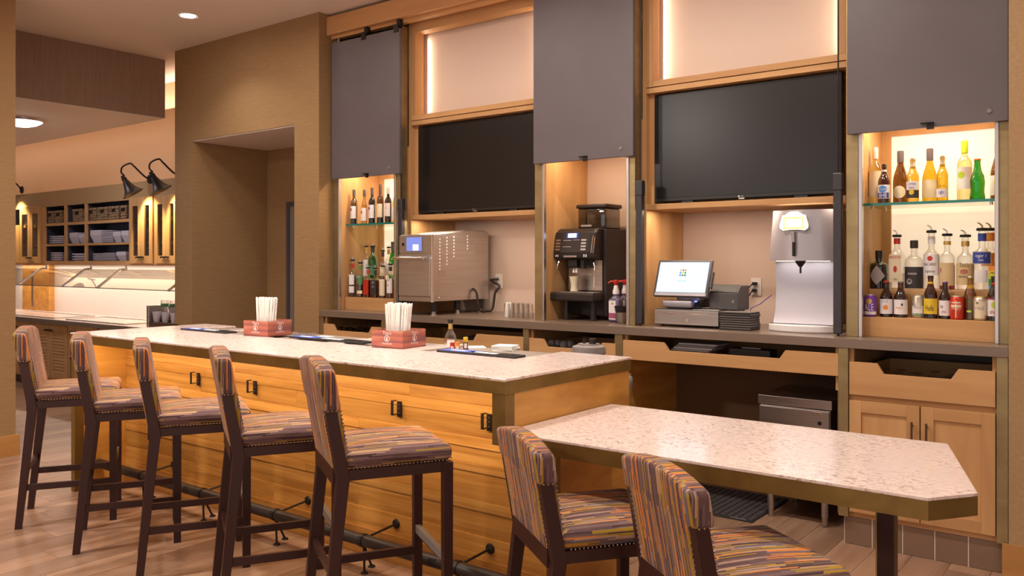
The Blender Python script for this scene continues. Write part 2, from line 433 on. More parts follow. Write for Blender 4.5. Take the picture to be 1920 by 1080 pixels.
obj('door_handle', MB().tube([(-6.55, NY-.03, 1.0), (-6.55, NY-.08, 1.0), (-6.66, NY-.08, 1.0)], .009), 'chrome', d)
sp = tag(obj('sprinkler', MB().lathe([(.0001,-.05),(.012,-.05),(.012,-.045),(.004,-.04),(.006,-.02),(.02,-.008),(.02,0)], 14), 'white_plastic', loc=(-6.48, 5.2, NZ-.01)), 'small fire sprinkler head under the niche ceiling', 'sprinkler')
# right end wall, back wall, buffet wall, near left pier, dropped soffit
struct('wall_right', box(-.629, 2.5, 4.80, 5.8, 0, CEIL), 'wallcover_light')
struct('baseboard_right', box(-.655, 2.5, 4.782, 4.80, 0, .165), 'base_wood')
struct('wall_back', box(-5.81, -.629, 5.60, 5.8, 0, CEIL), 'wall_beige')
struct('wall_back_left', MB().box(-17, -8.067, 5.60, 5.8, 0, CEIL).box(-17, -8.067, 5.52, 5.6, 2.3, 3.36), 'wall_upper')
struct('wall_front_left', box(-8.6, -7.32, -6, 2.975, 0, CEIL), 'wallcover')
struct('baseboard_front_left', box(-8.6, -7.30, -6, 3.0, 0, .165), 'base_wood')
struct('wall_unseen_right', box(4.4, 4.5, .3, 4.8, 0, CEIL), 'wallcover')  # unseen side wall, added to block world light from the right
struct('wall_far_left', box(-17.1, -17, -6, 6.3, 0, CEIL), 'wall_beige')
struct('trim_2', box(-17, -8.493, 1.0, 4.94, 3.08, CEIL-.002), 'soffit_tex')
struct('trim_4', box(-16.9, -8.50, 1.01, 4.93, 3.072, 3.079), 'ceiling')
lamp_area('cove_lamp', (-12.2, 5.47, 3.38), 26, 7.6, .05, rot=(math.radians(155), 0, 0), color=(1,.80,.62))
lamp_area('cove_lamp_low', (-12.2, 5.05, 3.12), 10, 7.6, .08, rot=(math.radians(60), 0, 0), color=(1,.78,.58))
# round dome lights, one on the soffit, one unseen, added for television glare
for dx, dy, dz, dr_, dp, lb in ((-9.72, 4.02, 3.072, 1.0, 12, 'round white glowing dome light flush on the dropped soffit'), (-5.6, -1.1, CEIL, 1.7, 135, 'unseen dome light added on the lobby ceiling for glare on the televisions')):
  t = thing('dome_light', lb, 'ceiling light', (dx, dy, dz))
  obj('rim', MB().lathe([(.19*dr_,-.03),(.205*dr_,-.03),(.21*dr_,0)], 32), 'silver', t, smooth=True)
  obj('glass_dome', MB().lathe([(.0001,-.085),(.07*dr_,-.08),(.14*dr_,-.06),(.19*dr_,-.03)], 32), 'dome_glow', t, smooth=True)
  lamp_area('dome_lamp', (dx, dy, dz-.10), dp, .35*dr_, color=(.95,.95,1.0) if dr_ < 1.5 else WARM)

# wood beam carrying the sliding panels
tr = struct('trim_1', box(-5.81, -.629, 4.885, 5.06, 3.515, 3.672), 'maple_h')
obj('rail_track', box(-5.81, -.629, 4.94, 5.0, 3.49, 3.515), 'maple_h', tr)
# ------------------------------------------------------------------ back bar
CZ = 1.128                      # worktop height
YF = 4.80                       # worktop front
ct = tag(obj('back_counter', box(-5.809, -.63, YF, 5.60, CZ-.052, CZ), 'counter_taupe', bev=.002), 'long taupe laminate worktop of the back bar along the wall', 'counter')
rebase(ct, (-3.2, 5.2, CZ-.052))

def alcove(x0, x1, label, ybk, riser=True, lit=True):
    """Tall bronze-framed niche standing on the worktop."""
    t = thing('shelf_alcove', label, 'alcove', ((x0+x1)/2, 5.2, CZ))
    top = 3.45
    for s, xa in ((1, x0), (-1, x1)):
        pw = .065 if s > 0 else .046; tk_ = .078 if s > 0 else .053; iw = .068 if s > 0 else .048
        a, b = (xa, xa+pw) if s > 0 else (xa-pw, xa)
        obj('post', box(a, b, 4.955, 5.045, CZ, top+.03), 'bronze', t, world=True, bev=.002)
        c = xa+s*tk_; obj('track', box(min(c-.01, c+.01), max(c-.01, c+.01), 4.945, 4.975, CZ, top+.05), 'silver', t, world=True, bev=.003)
        obj('side_panel', box(xa if s > 0 else xa-iw, xa+iw if s > 0 else xa, 5.045, ybk, CZ, 2.50), 'maple_v', t, world=True)
        obj('inner_stile', box(min(xa+s*(iw-.02), xa+s*iw), max(xa+s*(iw-.02), xa+s*iw), 4.976, 5.045, CZ, top), 'maple_v', t, world=True)
    obj('top_panel', box(x0+.068, x1-.048, 4.99, ybk, 2.43, 2.50), 'maple_h', t, world=True)
    if lit:
        obj('back_frame', MB().box(x0+.068, x0+.118, ybk-.03, ybk, CZ, 2.43).box(x1-.088, x1-.048, ybk-.03, ybk, CZ, 2.43).box(x0+.118, x1-.088, ybk-.03, ybk, 2.30, 2.43), 'maple_v', t, world=True)
        obj('backlit_panel', box(x0+.118, x1-.088, ybk-.012, ybk-.002, CZ, 2.30), 'backlit', t, world=True)
        obj('back_board', box(x0, x1, ybk, ybk+.02, CZ, 2.5), 'maple_v', t, world=True)
    else:
        obj('back_board', box(x0+.068, x1-.048, ybk-.01, ybk, CZ, 2.43), 'wall_beige', t, world=True)
    if riser:
        obj('riser', box(x0+.069, x1-.049, 5.02, 5.155, CZ, 1.238), 'maple_h', t, world=True, bev=.002)
        obj('riser', box(x0+.069, x1-.049, 5.155, ybk-.03, CZ, 1.392), 'maple_h', t, world=True, bev=.002)
    lamp_area('alcove_lamp', ((x0+x1)/2, 5.10, 2.41), 6 if lit else 5, x1-x0-.25, .05, color=(1,.78,.52))
    return t
AX = [(-5.808, -4.983), (-3.62, -2.80), (-1.447, -.648)]
alcove(*AX[0], 'bronze-framed wine and whiskey alcove beside the tan pier', 5.47)
alcove(*AX[1], 'bronze-framed alcove holding the coffee machine', 5.56, riser=False, lit=False)
alcove(*AX[2], 'bronze-framed backlit bottle alcove at the right wall', 5.47)

def glass_shelf(x0, x1, label):
    t = thing('glass_shelf', label, 'shelf', ((x0+x1)/2, 5.2, 1.863), group='green-edged glass shelves')
    obj('pane', box(x0+.069, x1-.049, 5.046, 5.43, 1.863, 1.877), 'shelf_glass', t, world=True)
    obj('polished_edge', box(x0+.069, x1-.049, 5.042, 5.046, 1.8625, 1.8775), 'glass_edge', t, world=True)
    for xx in (x0+.10, x1-.10):
        for yy in (5.10, 5.38):
            obj('shelf_peg', MB().cyl(xx, yy, 1.848, 1.863, .008, 10), 'chrome', t, world=True)
glass_shelf(*AX[0], 'green-edged glass shelf carrying the row of red and white wines')
glass_shelf(*AX[2], 'green-edged glass shelf carrying wine and beer in the right alcove')

# wood bays with the televisions
def bay(x0, x1, label):
    t = thing('tv_bay', label, 'cabinet', ((x0+x1)/2, 5.3, CZ))
    F = 5.055
    for a, b in ((x0+.001, x0+.03), (x1-.03, x1-.001)):
        obj('side_panel', box(a, b, F, 5.60, CZ, 3.515), 'maple_v', t, world=True)
    a, b = x0+.03, x1-.03
    obj('tv_shelf', box(a, b, F, 5.60, 1.893, 1.93), 'maple_h', t, world=True, bev=.002)
    obj('header_rail', box(a, b, F, 5.60, 2.668, 2.703), 'maple_h', t, world=True, bev=.0015)
    obj('frame_rail', box(a, b, F, F+.10, 2.709, 2.748), 'maple_h', t, world=True, bev=.0015)
    obj('frame_rail', box(a, b, F, F+.10, 3.43, 3.515), 'maple_h', t, world=True, bev=.0015)
    for c, d_ in ((a, a+.045), (b-.045, b)):
        obj('frame_stile', box(c, d_, F, F+.10, 2.748, 3.43), 'maple_v', t, world=True, bev=.0015)
    obj('cream_panel', box(a, b, F+.14, F+.16, 2.705, 3.515), 'cream_panel', t, world=True)
    obj('tv_back_board', box(a, b, 5.30, 5.32, 1.93, 2.668), 'maple_h', t, world=True)
    obj('filler_stile', box(a, a+.035, 5.10, 5.30, 1.93, 2.668), 'maple_v', t, world=True)
    for c, r in ((a+.05, -90), (b-.05, 90)):
        lamp_area('frame_strip_lamp', (c, F+.118, 3.09), .9, .62, .03, rot=(0, math.radians(r), 0), color=(1,.80,.60))
    lamp_area('counter_strip_lamp', ((a+b)/2, F+.05, 1.89), 6.5, b-a-.1, .03, color=(1,.80,.60))
    return t
bay(AX[0][1], AX[1][0], 'maple bay holding the television above the steel oven')
bay(AX[1][1], AX[2][0], 'maple bay holding the television above the register')

def tv(x0, x1, z0, z1, Y, label):
    t = thing('television', label, 'television', ((x0+x1)/2, Y, z0), group='wall televisions')
    obj('body', MB().rbox(x0, x1, Y+.004, Y+.045, z0, z1, .003, 2).box(x0+.25, x1-.25, Y+.045, Y+.09, z0+.12, z1-.2), 'tv_bezel', t, world=True)
    obj('screen', box(x0+.007, x1-.007, Y, Y+.006, z0+.022, z1-.007), 'tv_screen', t, world=True)
    obj('brand_mark', text('LG', .010).xf(Matrix.Translation(((x0+x1)/2+.006, Y-.001, z0+.005))), 'silver', t, world=True)
    obj('brand_roundel', MB().add([(((x0+x1)/2-.014)+.006*math.cos(i*PI/6), Y-.001, z0+.010+.006*math.sin(i*PI/6)) for i in range(12)], [tuple(range(12))]), 'silver', t, world=True)
    obj('sensor_bump', MB().rbox((x0+x1)/2-.02, (x0+x1)/2+.02, Y+.005, Y+.02, z0-.008, z0+.002, .002, 2), 'silver', t, world=True)
    for q in (x0+.2, x1-.28): obj('stand_foot', box(q, q+.08, Y+.01, Y+.04, 1.931, z0+.002), 'tv_bezel', t, world=True)
YT = 5.10
tv(XA(783.5, YT), XA(783.5, YT)+1.222, 1.948, 2.657, YT, 'black television with dark screen above the steel oven')
tv(XA(1226, YT), XA(1226, YT)+1.222, 1.948, 2.657, YT, 'black television with dark screen above the register and beer tap')

# grey sliding panels hung on the beam
def slide(x0, x1, z0, z1, label, knob):
    Y = 4.905
    t = thing('sliding_panel', label, 'panel', ((x0+x1)/2, Y, z0), group='grey sliding panels')
    obj('panel', box(x0, x1, Y, Y+.03, z0, z1), 'panel_grey', t, world=True, bev=.002)
    c = (x0+x1)/2+.02
    obj('pull_tab', MB().box(c-.032, c+.032, Y-.02, Y+.002, z0+.02, z0+.024).box(c-.004, c+.032, Y-.004, Y, z0-.012, z0+.024), 'dark_metal', t, world=True)
    obj('lock', MB().lathe([(.0001, 0), (.011, 0), (.013, .004), (.013, .006)], 16).xf(Matrix.Translation((knob, Y-.006, z0+.055)) @ Matrix.Rotation(-PI/2, 4, 'X')), 'grey_mid', t, world=True)
    for xx in (x0+(x1-x0)*.5, x1-.03):
        obj('hanger', MB().rbox(xx-.035, xx+.02, Y-.008, Y+.025, z1-.03, z1+.035, .003, 2).rbox(xx-.005, xx+.035, Y+.0, Y+.04, z1+.02, 3.515, .003, 2), 'dark_metal', t, world=True)
slide(XA(621.9, 4.905), XA(749, 4.905), 2.262, 3.44, 'dark grey sliding panel by the tan pier, above the wines', XA(729, 4.905))
slide(XA(1000, 4.905), XA(1187, 4.905), 2.243, 3.44, 'grey sliding panel above the coffee machine, between the televisions', XA(1164, 4.905))
slide(XA(1588, 4.905), XA(1890.5, 4.905), 2.258, 3.44, 'grey sliding panel above the backlit bottles at the right', XA(1855, 4.905))
# black poles with thin lift rods beside the panels
def pole(px, Y, ztop, label, zb=CZ):
    X = XA(px, Y)
    t = thing('lift_pole', label, 'pole', (X, Y, zb), group='black lift poles')
    obj('tube', MB().rbox(-.023, .023, -.02, .02, .012, ztop-zb-.03, .006, 2), 'black_pole', t)
    obj('collar', MB().rbox(-.027, .027, -.024, .024, ztop-zb-.10, ztop-zb, .006, 2), 'black_pole', t)
    obj('thin_rod', MB().cyl(0, 0, ztop-zb, 3.515-zb, .0045, 10), 'dark_metal', t)
    obj('foot_pin', MB().cyl(0, 0, 0, .014, .008, 10), 'dark_metal', t)
pole(752.5, 4.952, 2.06, 'black pole behind the steel oven')
pole(1200, 4.945, 2.08, 'black pole between coffee machine and register')
pole(1571.5, 4.945, 2.05, 'black pole to the right of the beer tap')

# ---- cabinets under the worktop
LZ = CZ-.052
POSTS = [(-5.808,-5.765), (XA(713.7,YF), XA(722.5,YF)), (XA(980,YF), XA(990,YF)), (XA(1152.8,YF), XA(1166,YF)), (XA(1571,YF), XA(1589.5,YF)), (XA(1868,YF), -.632)]
def scoop(x0, x1, z0, z1, f0, f1, dz, name, t, Y=4.812, mt='maple_h'):
    """Drawer front with a trapezoid scoop cut in its upper edge."""
    w_ = x1-x0; a, b = x0+w_*f0, x0+w_*f1
    poly = [(x0,z0),(x1,z0),(x1,z1),(b+.035,z1),(b,z1-dz),(a,z1-dz),(a-.035,z1),(x0,z1)]
    dr = obj(name, MB().prism(poly, Y, Y+.02, 'y'), mt, t, world=True, bev=.0015)
    obj('drawer_box', MB().box(x0+.05, x0+.062, Y+.02, 5.42, z0+.012, z1-.03).box(x1-.062, x1-.05, Y+.02, 5.42, z0+.012, z1-.03)
        .box(x0+.062, x1-.062, 5.41, 5.42, z0+.012, z1-.03).box(x0+.05, x1-.05, Y+.02, 5.42, z0+.005, z0+.012), 'maple_h', dr, world=True)
    return dr
def lower(i, label, full=True):
    (a0, a1), (b0, b1) = POSTS[i], POSTS[i+1]
    t = thing('base_cabinet', label, 'cabinet', ((a1+b0)/2, 5.2, .155))
    obj('post', box(a0, a1, YF+.006, YF+.06, .155, LZ), 'bronze', t, world=True, bev=.002)
    if i == 4: obj('post', box(b0, b1, YF+.006, YF+.06, .155, LZ), 'bronze', t, world=True, bev=.002)
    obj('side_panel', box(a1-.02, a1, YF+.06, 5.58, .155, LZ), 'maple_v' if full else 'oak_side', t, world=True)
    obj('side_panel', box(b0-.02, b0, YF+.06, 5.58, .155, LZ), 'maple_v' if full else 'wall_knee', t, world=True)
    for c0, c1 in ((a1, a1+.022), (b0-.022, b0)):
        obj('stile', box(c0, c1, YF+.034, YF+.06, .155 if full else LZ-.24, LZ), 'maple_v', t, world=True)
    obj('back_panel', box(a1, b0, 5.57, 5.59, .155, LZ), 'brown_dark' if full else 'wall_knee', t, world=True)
    return t, a1, b0
t1, a, b = lower(0, 'maple cabinet below the wines with dark glassware in its scooped drawer')
scoop(a, b, .80, 1.015, .22, .78, .052, 'drawer_front', t1); obj('door', box(a, b, 4.812, 4.832, .17, .79), 'maple_v', t1, world=True)
t2, a, b = lower(1, 'maple cabinet below the steel oven with a dark bowl in its scooped drawer')
scoop(a, b, .80, 1.015, .24, .66, .052, 'drawer_front', t2); obj('door', box(a, b, 4.812, 4.832, .17, .79), 'maple_v', t2, world=True)
t3, a, b = lower(2, 'maple cabinet below the coffee machine with blender parts in its drawer')
scoop(a, b, .80, 1.012, .22, .80, .052, 'drawer_front', t3); obj('door', box(a, b, 4.812, 4.832, .17, .79), 'maple_v', t3, world=True)
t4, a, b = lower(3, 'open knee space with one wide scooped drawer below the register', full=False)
Z1 = ZA(1166, 637, 4.812); Z0 = ZA(1166, 673, 4.812)
scoop(a, b, Z0, Z1, (XA(1254,4.812)-a)/(b-a), (XA(1461,4.812)-a)/(b-a), .050, 'drawer_front', t4)
t5, a, b = lower(4, 'maple cabinet at the right wall with glassware drawer and two framed doors')
z1, z0 = ZA(1592, 678, 4.812), ZA(1592, 739, 4.812)
scoop(a+.004, b-.006, z0, z1, .255, .715, .055, 'drawer_front', t5)
obj('rail', box(a+.022, b-.022, YF+.034, YF+.06, z0-.04, z0+.005), 'maple_h', t5, world=True)
obj('rail', box(a+.022, b-.022, YF+.034, YF+.06, .155, .20), 'maple_h', t5, world=True)
dz1, dz0 = ZA(1592, 750, 4.812), .185
mid = (XA(1723, 4.812)+XA(1727, 4.812))/2
for k, (c0, c1, hx) in enumerate(((a+.004, mid-.003, -1), (mid+.003, b-.006, 1))):
    F = .062
    dr = obj('door', box(c0+F, c1-F, 4.822, 4.832, dz0+F, dz1-F), 'maple_v', t5, world=True)
    for nm, bb in (('door_stile', (c0, c0+F, 4.812, 4.834, dz0, dz1)), ('door_stile', (c1-F, c1, 4.812, 4.834, dz0, dz1)),
                   ('door_rail', (c0+F, c1-F, 4.812, 4.834, dz0, dz0+F)), ('door_rail', (c0+F, c1-F, 4.812, 4.834, dz1-F, dz1))):
        obj(nm, box(*bb), 'maple_h' if 'rail' in nm else 'maple_v', dr, world=True, bev=.0012)
    hxx = mid + hx*.035
    obj('handle', MB().tube([(hxx, 4.785, dz1-.08), (hxx, 4.785, dz1-.26)], .0055).tube([(hxx, 4.785, dz1-.10), (hxx, 4.812, dz1-.10)], .004).tube([(hxx, 4.785, dz1-.24), (hxx, 4.812, dz1-.24)], .004), 'brown_dark', dr, world=True)
# tiled toe kicks
tk = tag(obj('tiled_plinth', box(-1.425, -.63, 4.842, 5.58, 0, .154), 'grout'), 'brown tiled plinth under the cabinet with two framed doors', 'plinth')
TJ = [-1.424, -1.277, -1.124, -.968, -.812, -.655]
for i in range(5):
    obj('tile', MB().rbox(TJ[i]+.0025, TJ[i+1]-.0035, 4.838, 4.845, .001, .152, .002, 1), 'tile', tk)
tk2 = tag(obj('tiled_plinth', box(-5.80, -2.81, 4.852, 5.58, 0, .154), 'grout'), 'brown tiled plinth under the cabinets behind the bar', 'plinth')
for i in range(19):
    obj('tile', MB().rbox(-5.80+i*.157, -5.80+i*.157+.152, 4.846, 4.856, .001, .152, .002, 1), 'tile', tk2)
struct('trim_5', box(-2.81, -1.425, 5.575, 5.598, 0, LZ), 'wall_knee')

# electric outlets on the back wall
def outlet(px, py, label):
    P = aty(px, py, 5.597)
    t = thing('wall_outlet', label, 'outlet', (P.x, 5.6, P.z), group='wall outlets')
    obj('plate', MB().rbox(-.037, .037, -.008, 0, -.06, .06, .003, 2), 'outlet_white', t)
    for dz in (-.022, .022):
        obj('socket', MB().rbox(-.017, .017, -.011, -.007, dz-.014, dz+.014, .002, 2), 'white_plastic', t)
    return P
OUT1 = outlet(936, 527, 'white wall outlet behind the steel oven')
OUT2 = outlet(1418, 538, 'white wall outlet between receipt printer and beer tap')
# ------------------------------------------------------------------ island bar
BX0, BX1, BY0, BY1, BZ = -5.885, -2.145, 2.735, 3.755, 1.070
PY = 3.10                                          # face of the plank front
bar = thing('bar_counter', 'long bar with pink-white quartz top, bronze edge and oak plank front', 'bar', ((BX0+BX1)/2, 3.2, 0))
NYF = 3.335                                        # front edge of the service notches
fingers = [(XA(441, 3.55)-.02, XA(441, 3.55)+.10), (XA(672, 3.5)-.10, XA(672, 3.5)+.02), (XA(808, 3.5)-.06, XA(808, 3.5)+.06)]
poly = [(BX0, BY0), (BX1, BY0), (BX1, BY1), (-2.565, BY1), (-2.555, NYF)]
for f0, f1 in reversed(fingers):
    poly += [(f1, NYF), (f1, BY1), (f0, BY1), (f0, NYF)]
lx = -5.49
if fingers[0][0] < lx+.1: pass
poly += [(lx, NYF), (lx, BY1), (BX0, BY1)]
obj('countertop', MB().prism(poly, BZ-.011, BZ, 'z'), 'quartz', bar, world=True, bev=.002)
obj('service_ledge', box(lx-.02, -2.54, NYF-.02, BY1-.005, BZ-.05, BZ-.0115), 'grey_ledge', bar, world=True)
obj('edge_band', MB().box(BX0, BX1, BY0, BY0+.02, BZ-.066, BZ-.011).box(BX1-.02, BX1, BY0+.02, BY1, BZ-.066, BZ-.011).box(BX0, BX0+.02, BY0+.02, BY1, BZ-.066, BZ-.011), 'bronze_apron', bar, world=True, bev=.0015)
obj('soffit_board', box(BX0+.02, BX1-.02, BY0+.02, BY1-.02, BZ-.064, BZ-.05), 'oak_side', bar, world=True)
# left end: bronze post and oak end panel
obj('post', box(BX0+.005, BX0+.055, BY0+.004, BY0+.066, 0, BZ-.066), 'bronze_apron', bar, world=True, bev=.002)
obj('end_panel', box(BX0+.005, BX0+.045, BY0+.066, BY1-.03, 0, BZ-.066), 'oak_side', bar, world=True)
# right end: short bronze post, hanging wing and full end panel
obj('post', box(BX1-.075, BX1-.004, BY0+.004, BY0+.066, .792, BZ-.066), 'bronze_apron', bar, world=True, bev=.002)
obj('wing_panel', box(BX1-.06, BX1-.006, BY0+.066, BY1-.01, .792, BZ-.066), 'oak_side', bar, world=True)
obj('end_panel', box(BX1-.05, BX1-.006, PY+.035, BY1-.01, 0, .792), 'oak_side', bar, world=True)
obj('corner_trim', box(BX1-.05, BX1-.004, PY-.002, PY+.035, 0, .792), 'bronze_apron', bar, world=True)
obj('core', box(BX0+.05, BX1-.055, PY+.03, BY1-.06, 0, BZ-.07), 'brown_dark', bar, world=True)
ZL = [0, .145, .251, .369, .415, .549, .587, .664, .717, .816, .870, BZ-.066]
rs = random.Random(4)
for i in range(len(ZL)-1):
    xa, xe = BX0+.046, BX1-.052
    cuts = [xa]
    if i == 0: cuts += [xe]
    else:
        x = xa + rs.uniform(.5, 1.4)
        while x < xe-.4: cuts.append(x); x += rs.uniform(.9, 1.6)
        cuts.append(xe)
    pr = .012 if i == 0 else (.004 if i in (1, 3, 5, 7, 9) else -.003) + rs.uniform(-.001, .001)
    for j in range(len(cuts)-1):
        c = (cuts[j]+cuts[j+1])/2; hl = (cuts[j+1]-cuts[j])/2-.0004
        o = obj('base_board' if i == 0 else 'plank', box(-hl, hl, PY-pr, PY+.03, ZL[i]+.0002, ZL[i+1]-.0004), 'oak_bar', bar, bev=.0010)
        o.matrix_parent_inverse = Matrix.Translation(-bar.location); o.location = (c, 0, 0)
# strip of light under the overhang
obj('light_strip', box(BX0+.1, BX1-.1, BY0+.05, BY0+.07, BZ-.070, BZ-.0645), 'led_strip', bar, world=True)
lamp_area('bar_strip_lamp', ((BX0+BX1)/2, BY0+.07, BZ-.075), 13, BX1-BX0-.25, .02, rot=(math.radians(38), 0, 0), color=(1,.78,.50))
# rear shelf for the blender
obj('rear_shelf', MB().box(-3.4, -2.52, BY1-.06, 4.14, .86, .885).box(-3.38, -3.35, BY1-.06, 4.10, .70, .86).box(-2.57, -2.54, BY1-.06, 4.10, .70, .86), 'steel_h', bar, world=True)
# purse hooks
for px in (372, 478, 594, 748, 916):
    X = XA(px, PY)
    h = obj('purse_hook', MB().box(X-.002, X+.026, PY-.012, PY-.004, .756, .836), 'dark_metal', bar, world=True)
    obj('hook_arm', MB().box(X+.004, X+.020, PY-.062, PY-.010, .772, .776).box(X+.004, X+.020, PY-.062, PY-.058, .772, .846).box(X+.004, X+.020, PY-.058, PY-.035, .842, .846), 'dark_metal', h, world=True)
    for dz in (.775, .80, .82): obj('screw', MB().lathe([(.0001,0),(.003,0),(.0035,.002)], 8).xf(Matrix.Translation((X+.012, PY-.014, dz)) @ Matrix.Rotation(-PI/2, 4, 'X')), 'silver', h, world=True)
# foot rail with brackets
RY, RZ = 2.90, .165
fr = obj('foot_rail', MB().tube([(BX0+.06, RY, RZ), (BX1-.02, RY, RZ)], .030, 16), 'brown_black', bar, world=True, smooth=True)
for X in (-5.25, -4.57, -3.87, -3.17, -2.55):
    mb = MB().tube([(X-.012, RY, RZ), (X+.012, RY, RZ)], .034, 16).tube([(X, RY+.02, RZ+.01), (X+.03, PY-.012, .205)], .006, 8).tube([(X, RY, RZ-.02), (X, RY+.005, .004)], .006, 8).tube([(X, RY, RZ-.02), (X-.04, RY+.09, .004)], .006, 8)
    e = MB().lathe([(.026,0),(.022,.008),(.008,.014)], 16).xf(Matrix.Translation((X+.03, PY-.004, .205)) @ Matrix.Rotation(PI/2, 4, 'X'))
    f = MB().lathe([(.020,0),(.018,.006),(.007,.012)], 14).xf(Matrix.Translation((X-.04, RY+.09, 0)))
    g = MB().lathe([(.020,0),(.018,.006),(.007,.012)], 14).xf(Matrix.Translation((X, RY+.005, 0)))
    for q in (e, f, g): mb.add(q.v, q.f)
    obj('rail_bracket', mb, 'dark_metal', fr, world=True, smooth=True)

# ------------------------------------------------------------------ lower table joined to the bar end
TZ = .860
tb = thing('lower_table', 'low quartz-topped table with bronze edge at the end of the bar', 'table', (-1.3, 3.1, 0))
tp = [(-2.1445, 2.712), (-.560, 2.712), (-.455, 2.861), (-.667, 3.562), (-2.1445, 3.562)]
obj('tabletop', MB().prism(tp, TZ-.011, TZ, 'z'), 'quartz', tb, world=True, bev=.002)
inn = [(-2.144, 2.730), (-.568, 2.730), (-.475, 2.862), (-.682, 3.544), (-2.144, 3.544)]
mb = MB(); n = 5
for i in range(5):
    j = (i+1) % 5
    if i == 4: continue
    q = [tp[i], tp[j], inn[j], inn[i]]; mb.prism(q, TZ-.068, TZ-.011, 'z')
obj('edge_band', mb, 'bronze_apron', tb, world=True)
obj('under_board', MB().prism(inn, TZ-.060, TZ-.011, 'z'), 'oak_side', tb, world=True)
LX, LY = -.735, 2.985
obj('leg', MB().rbox(LX-.032, LX+.022, LY-.025, LY+.025, 0, TZ-.058, .003, 2), 'espresso', tb, world=True)
obj('leg_strip', box(LX-.036, LX-.031, LY-.026, LY+.010, 0, TZ-.058), 'brass_trim', tb, world=True)
obj('foot_plate', MB().rbox(LX-.12, LX+.11, LY-.11, LY+.11, 0, .012, .004, 2), 'espresso', tb, world=True)

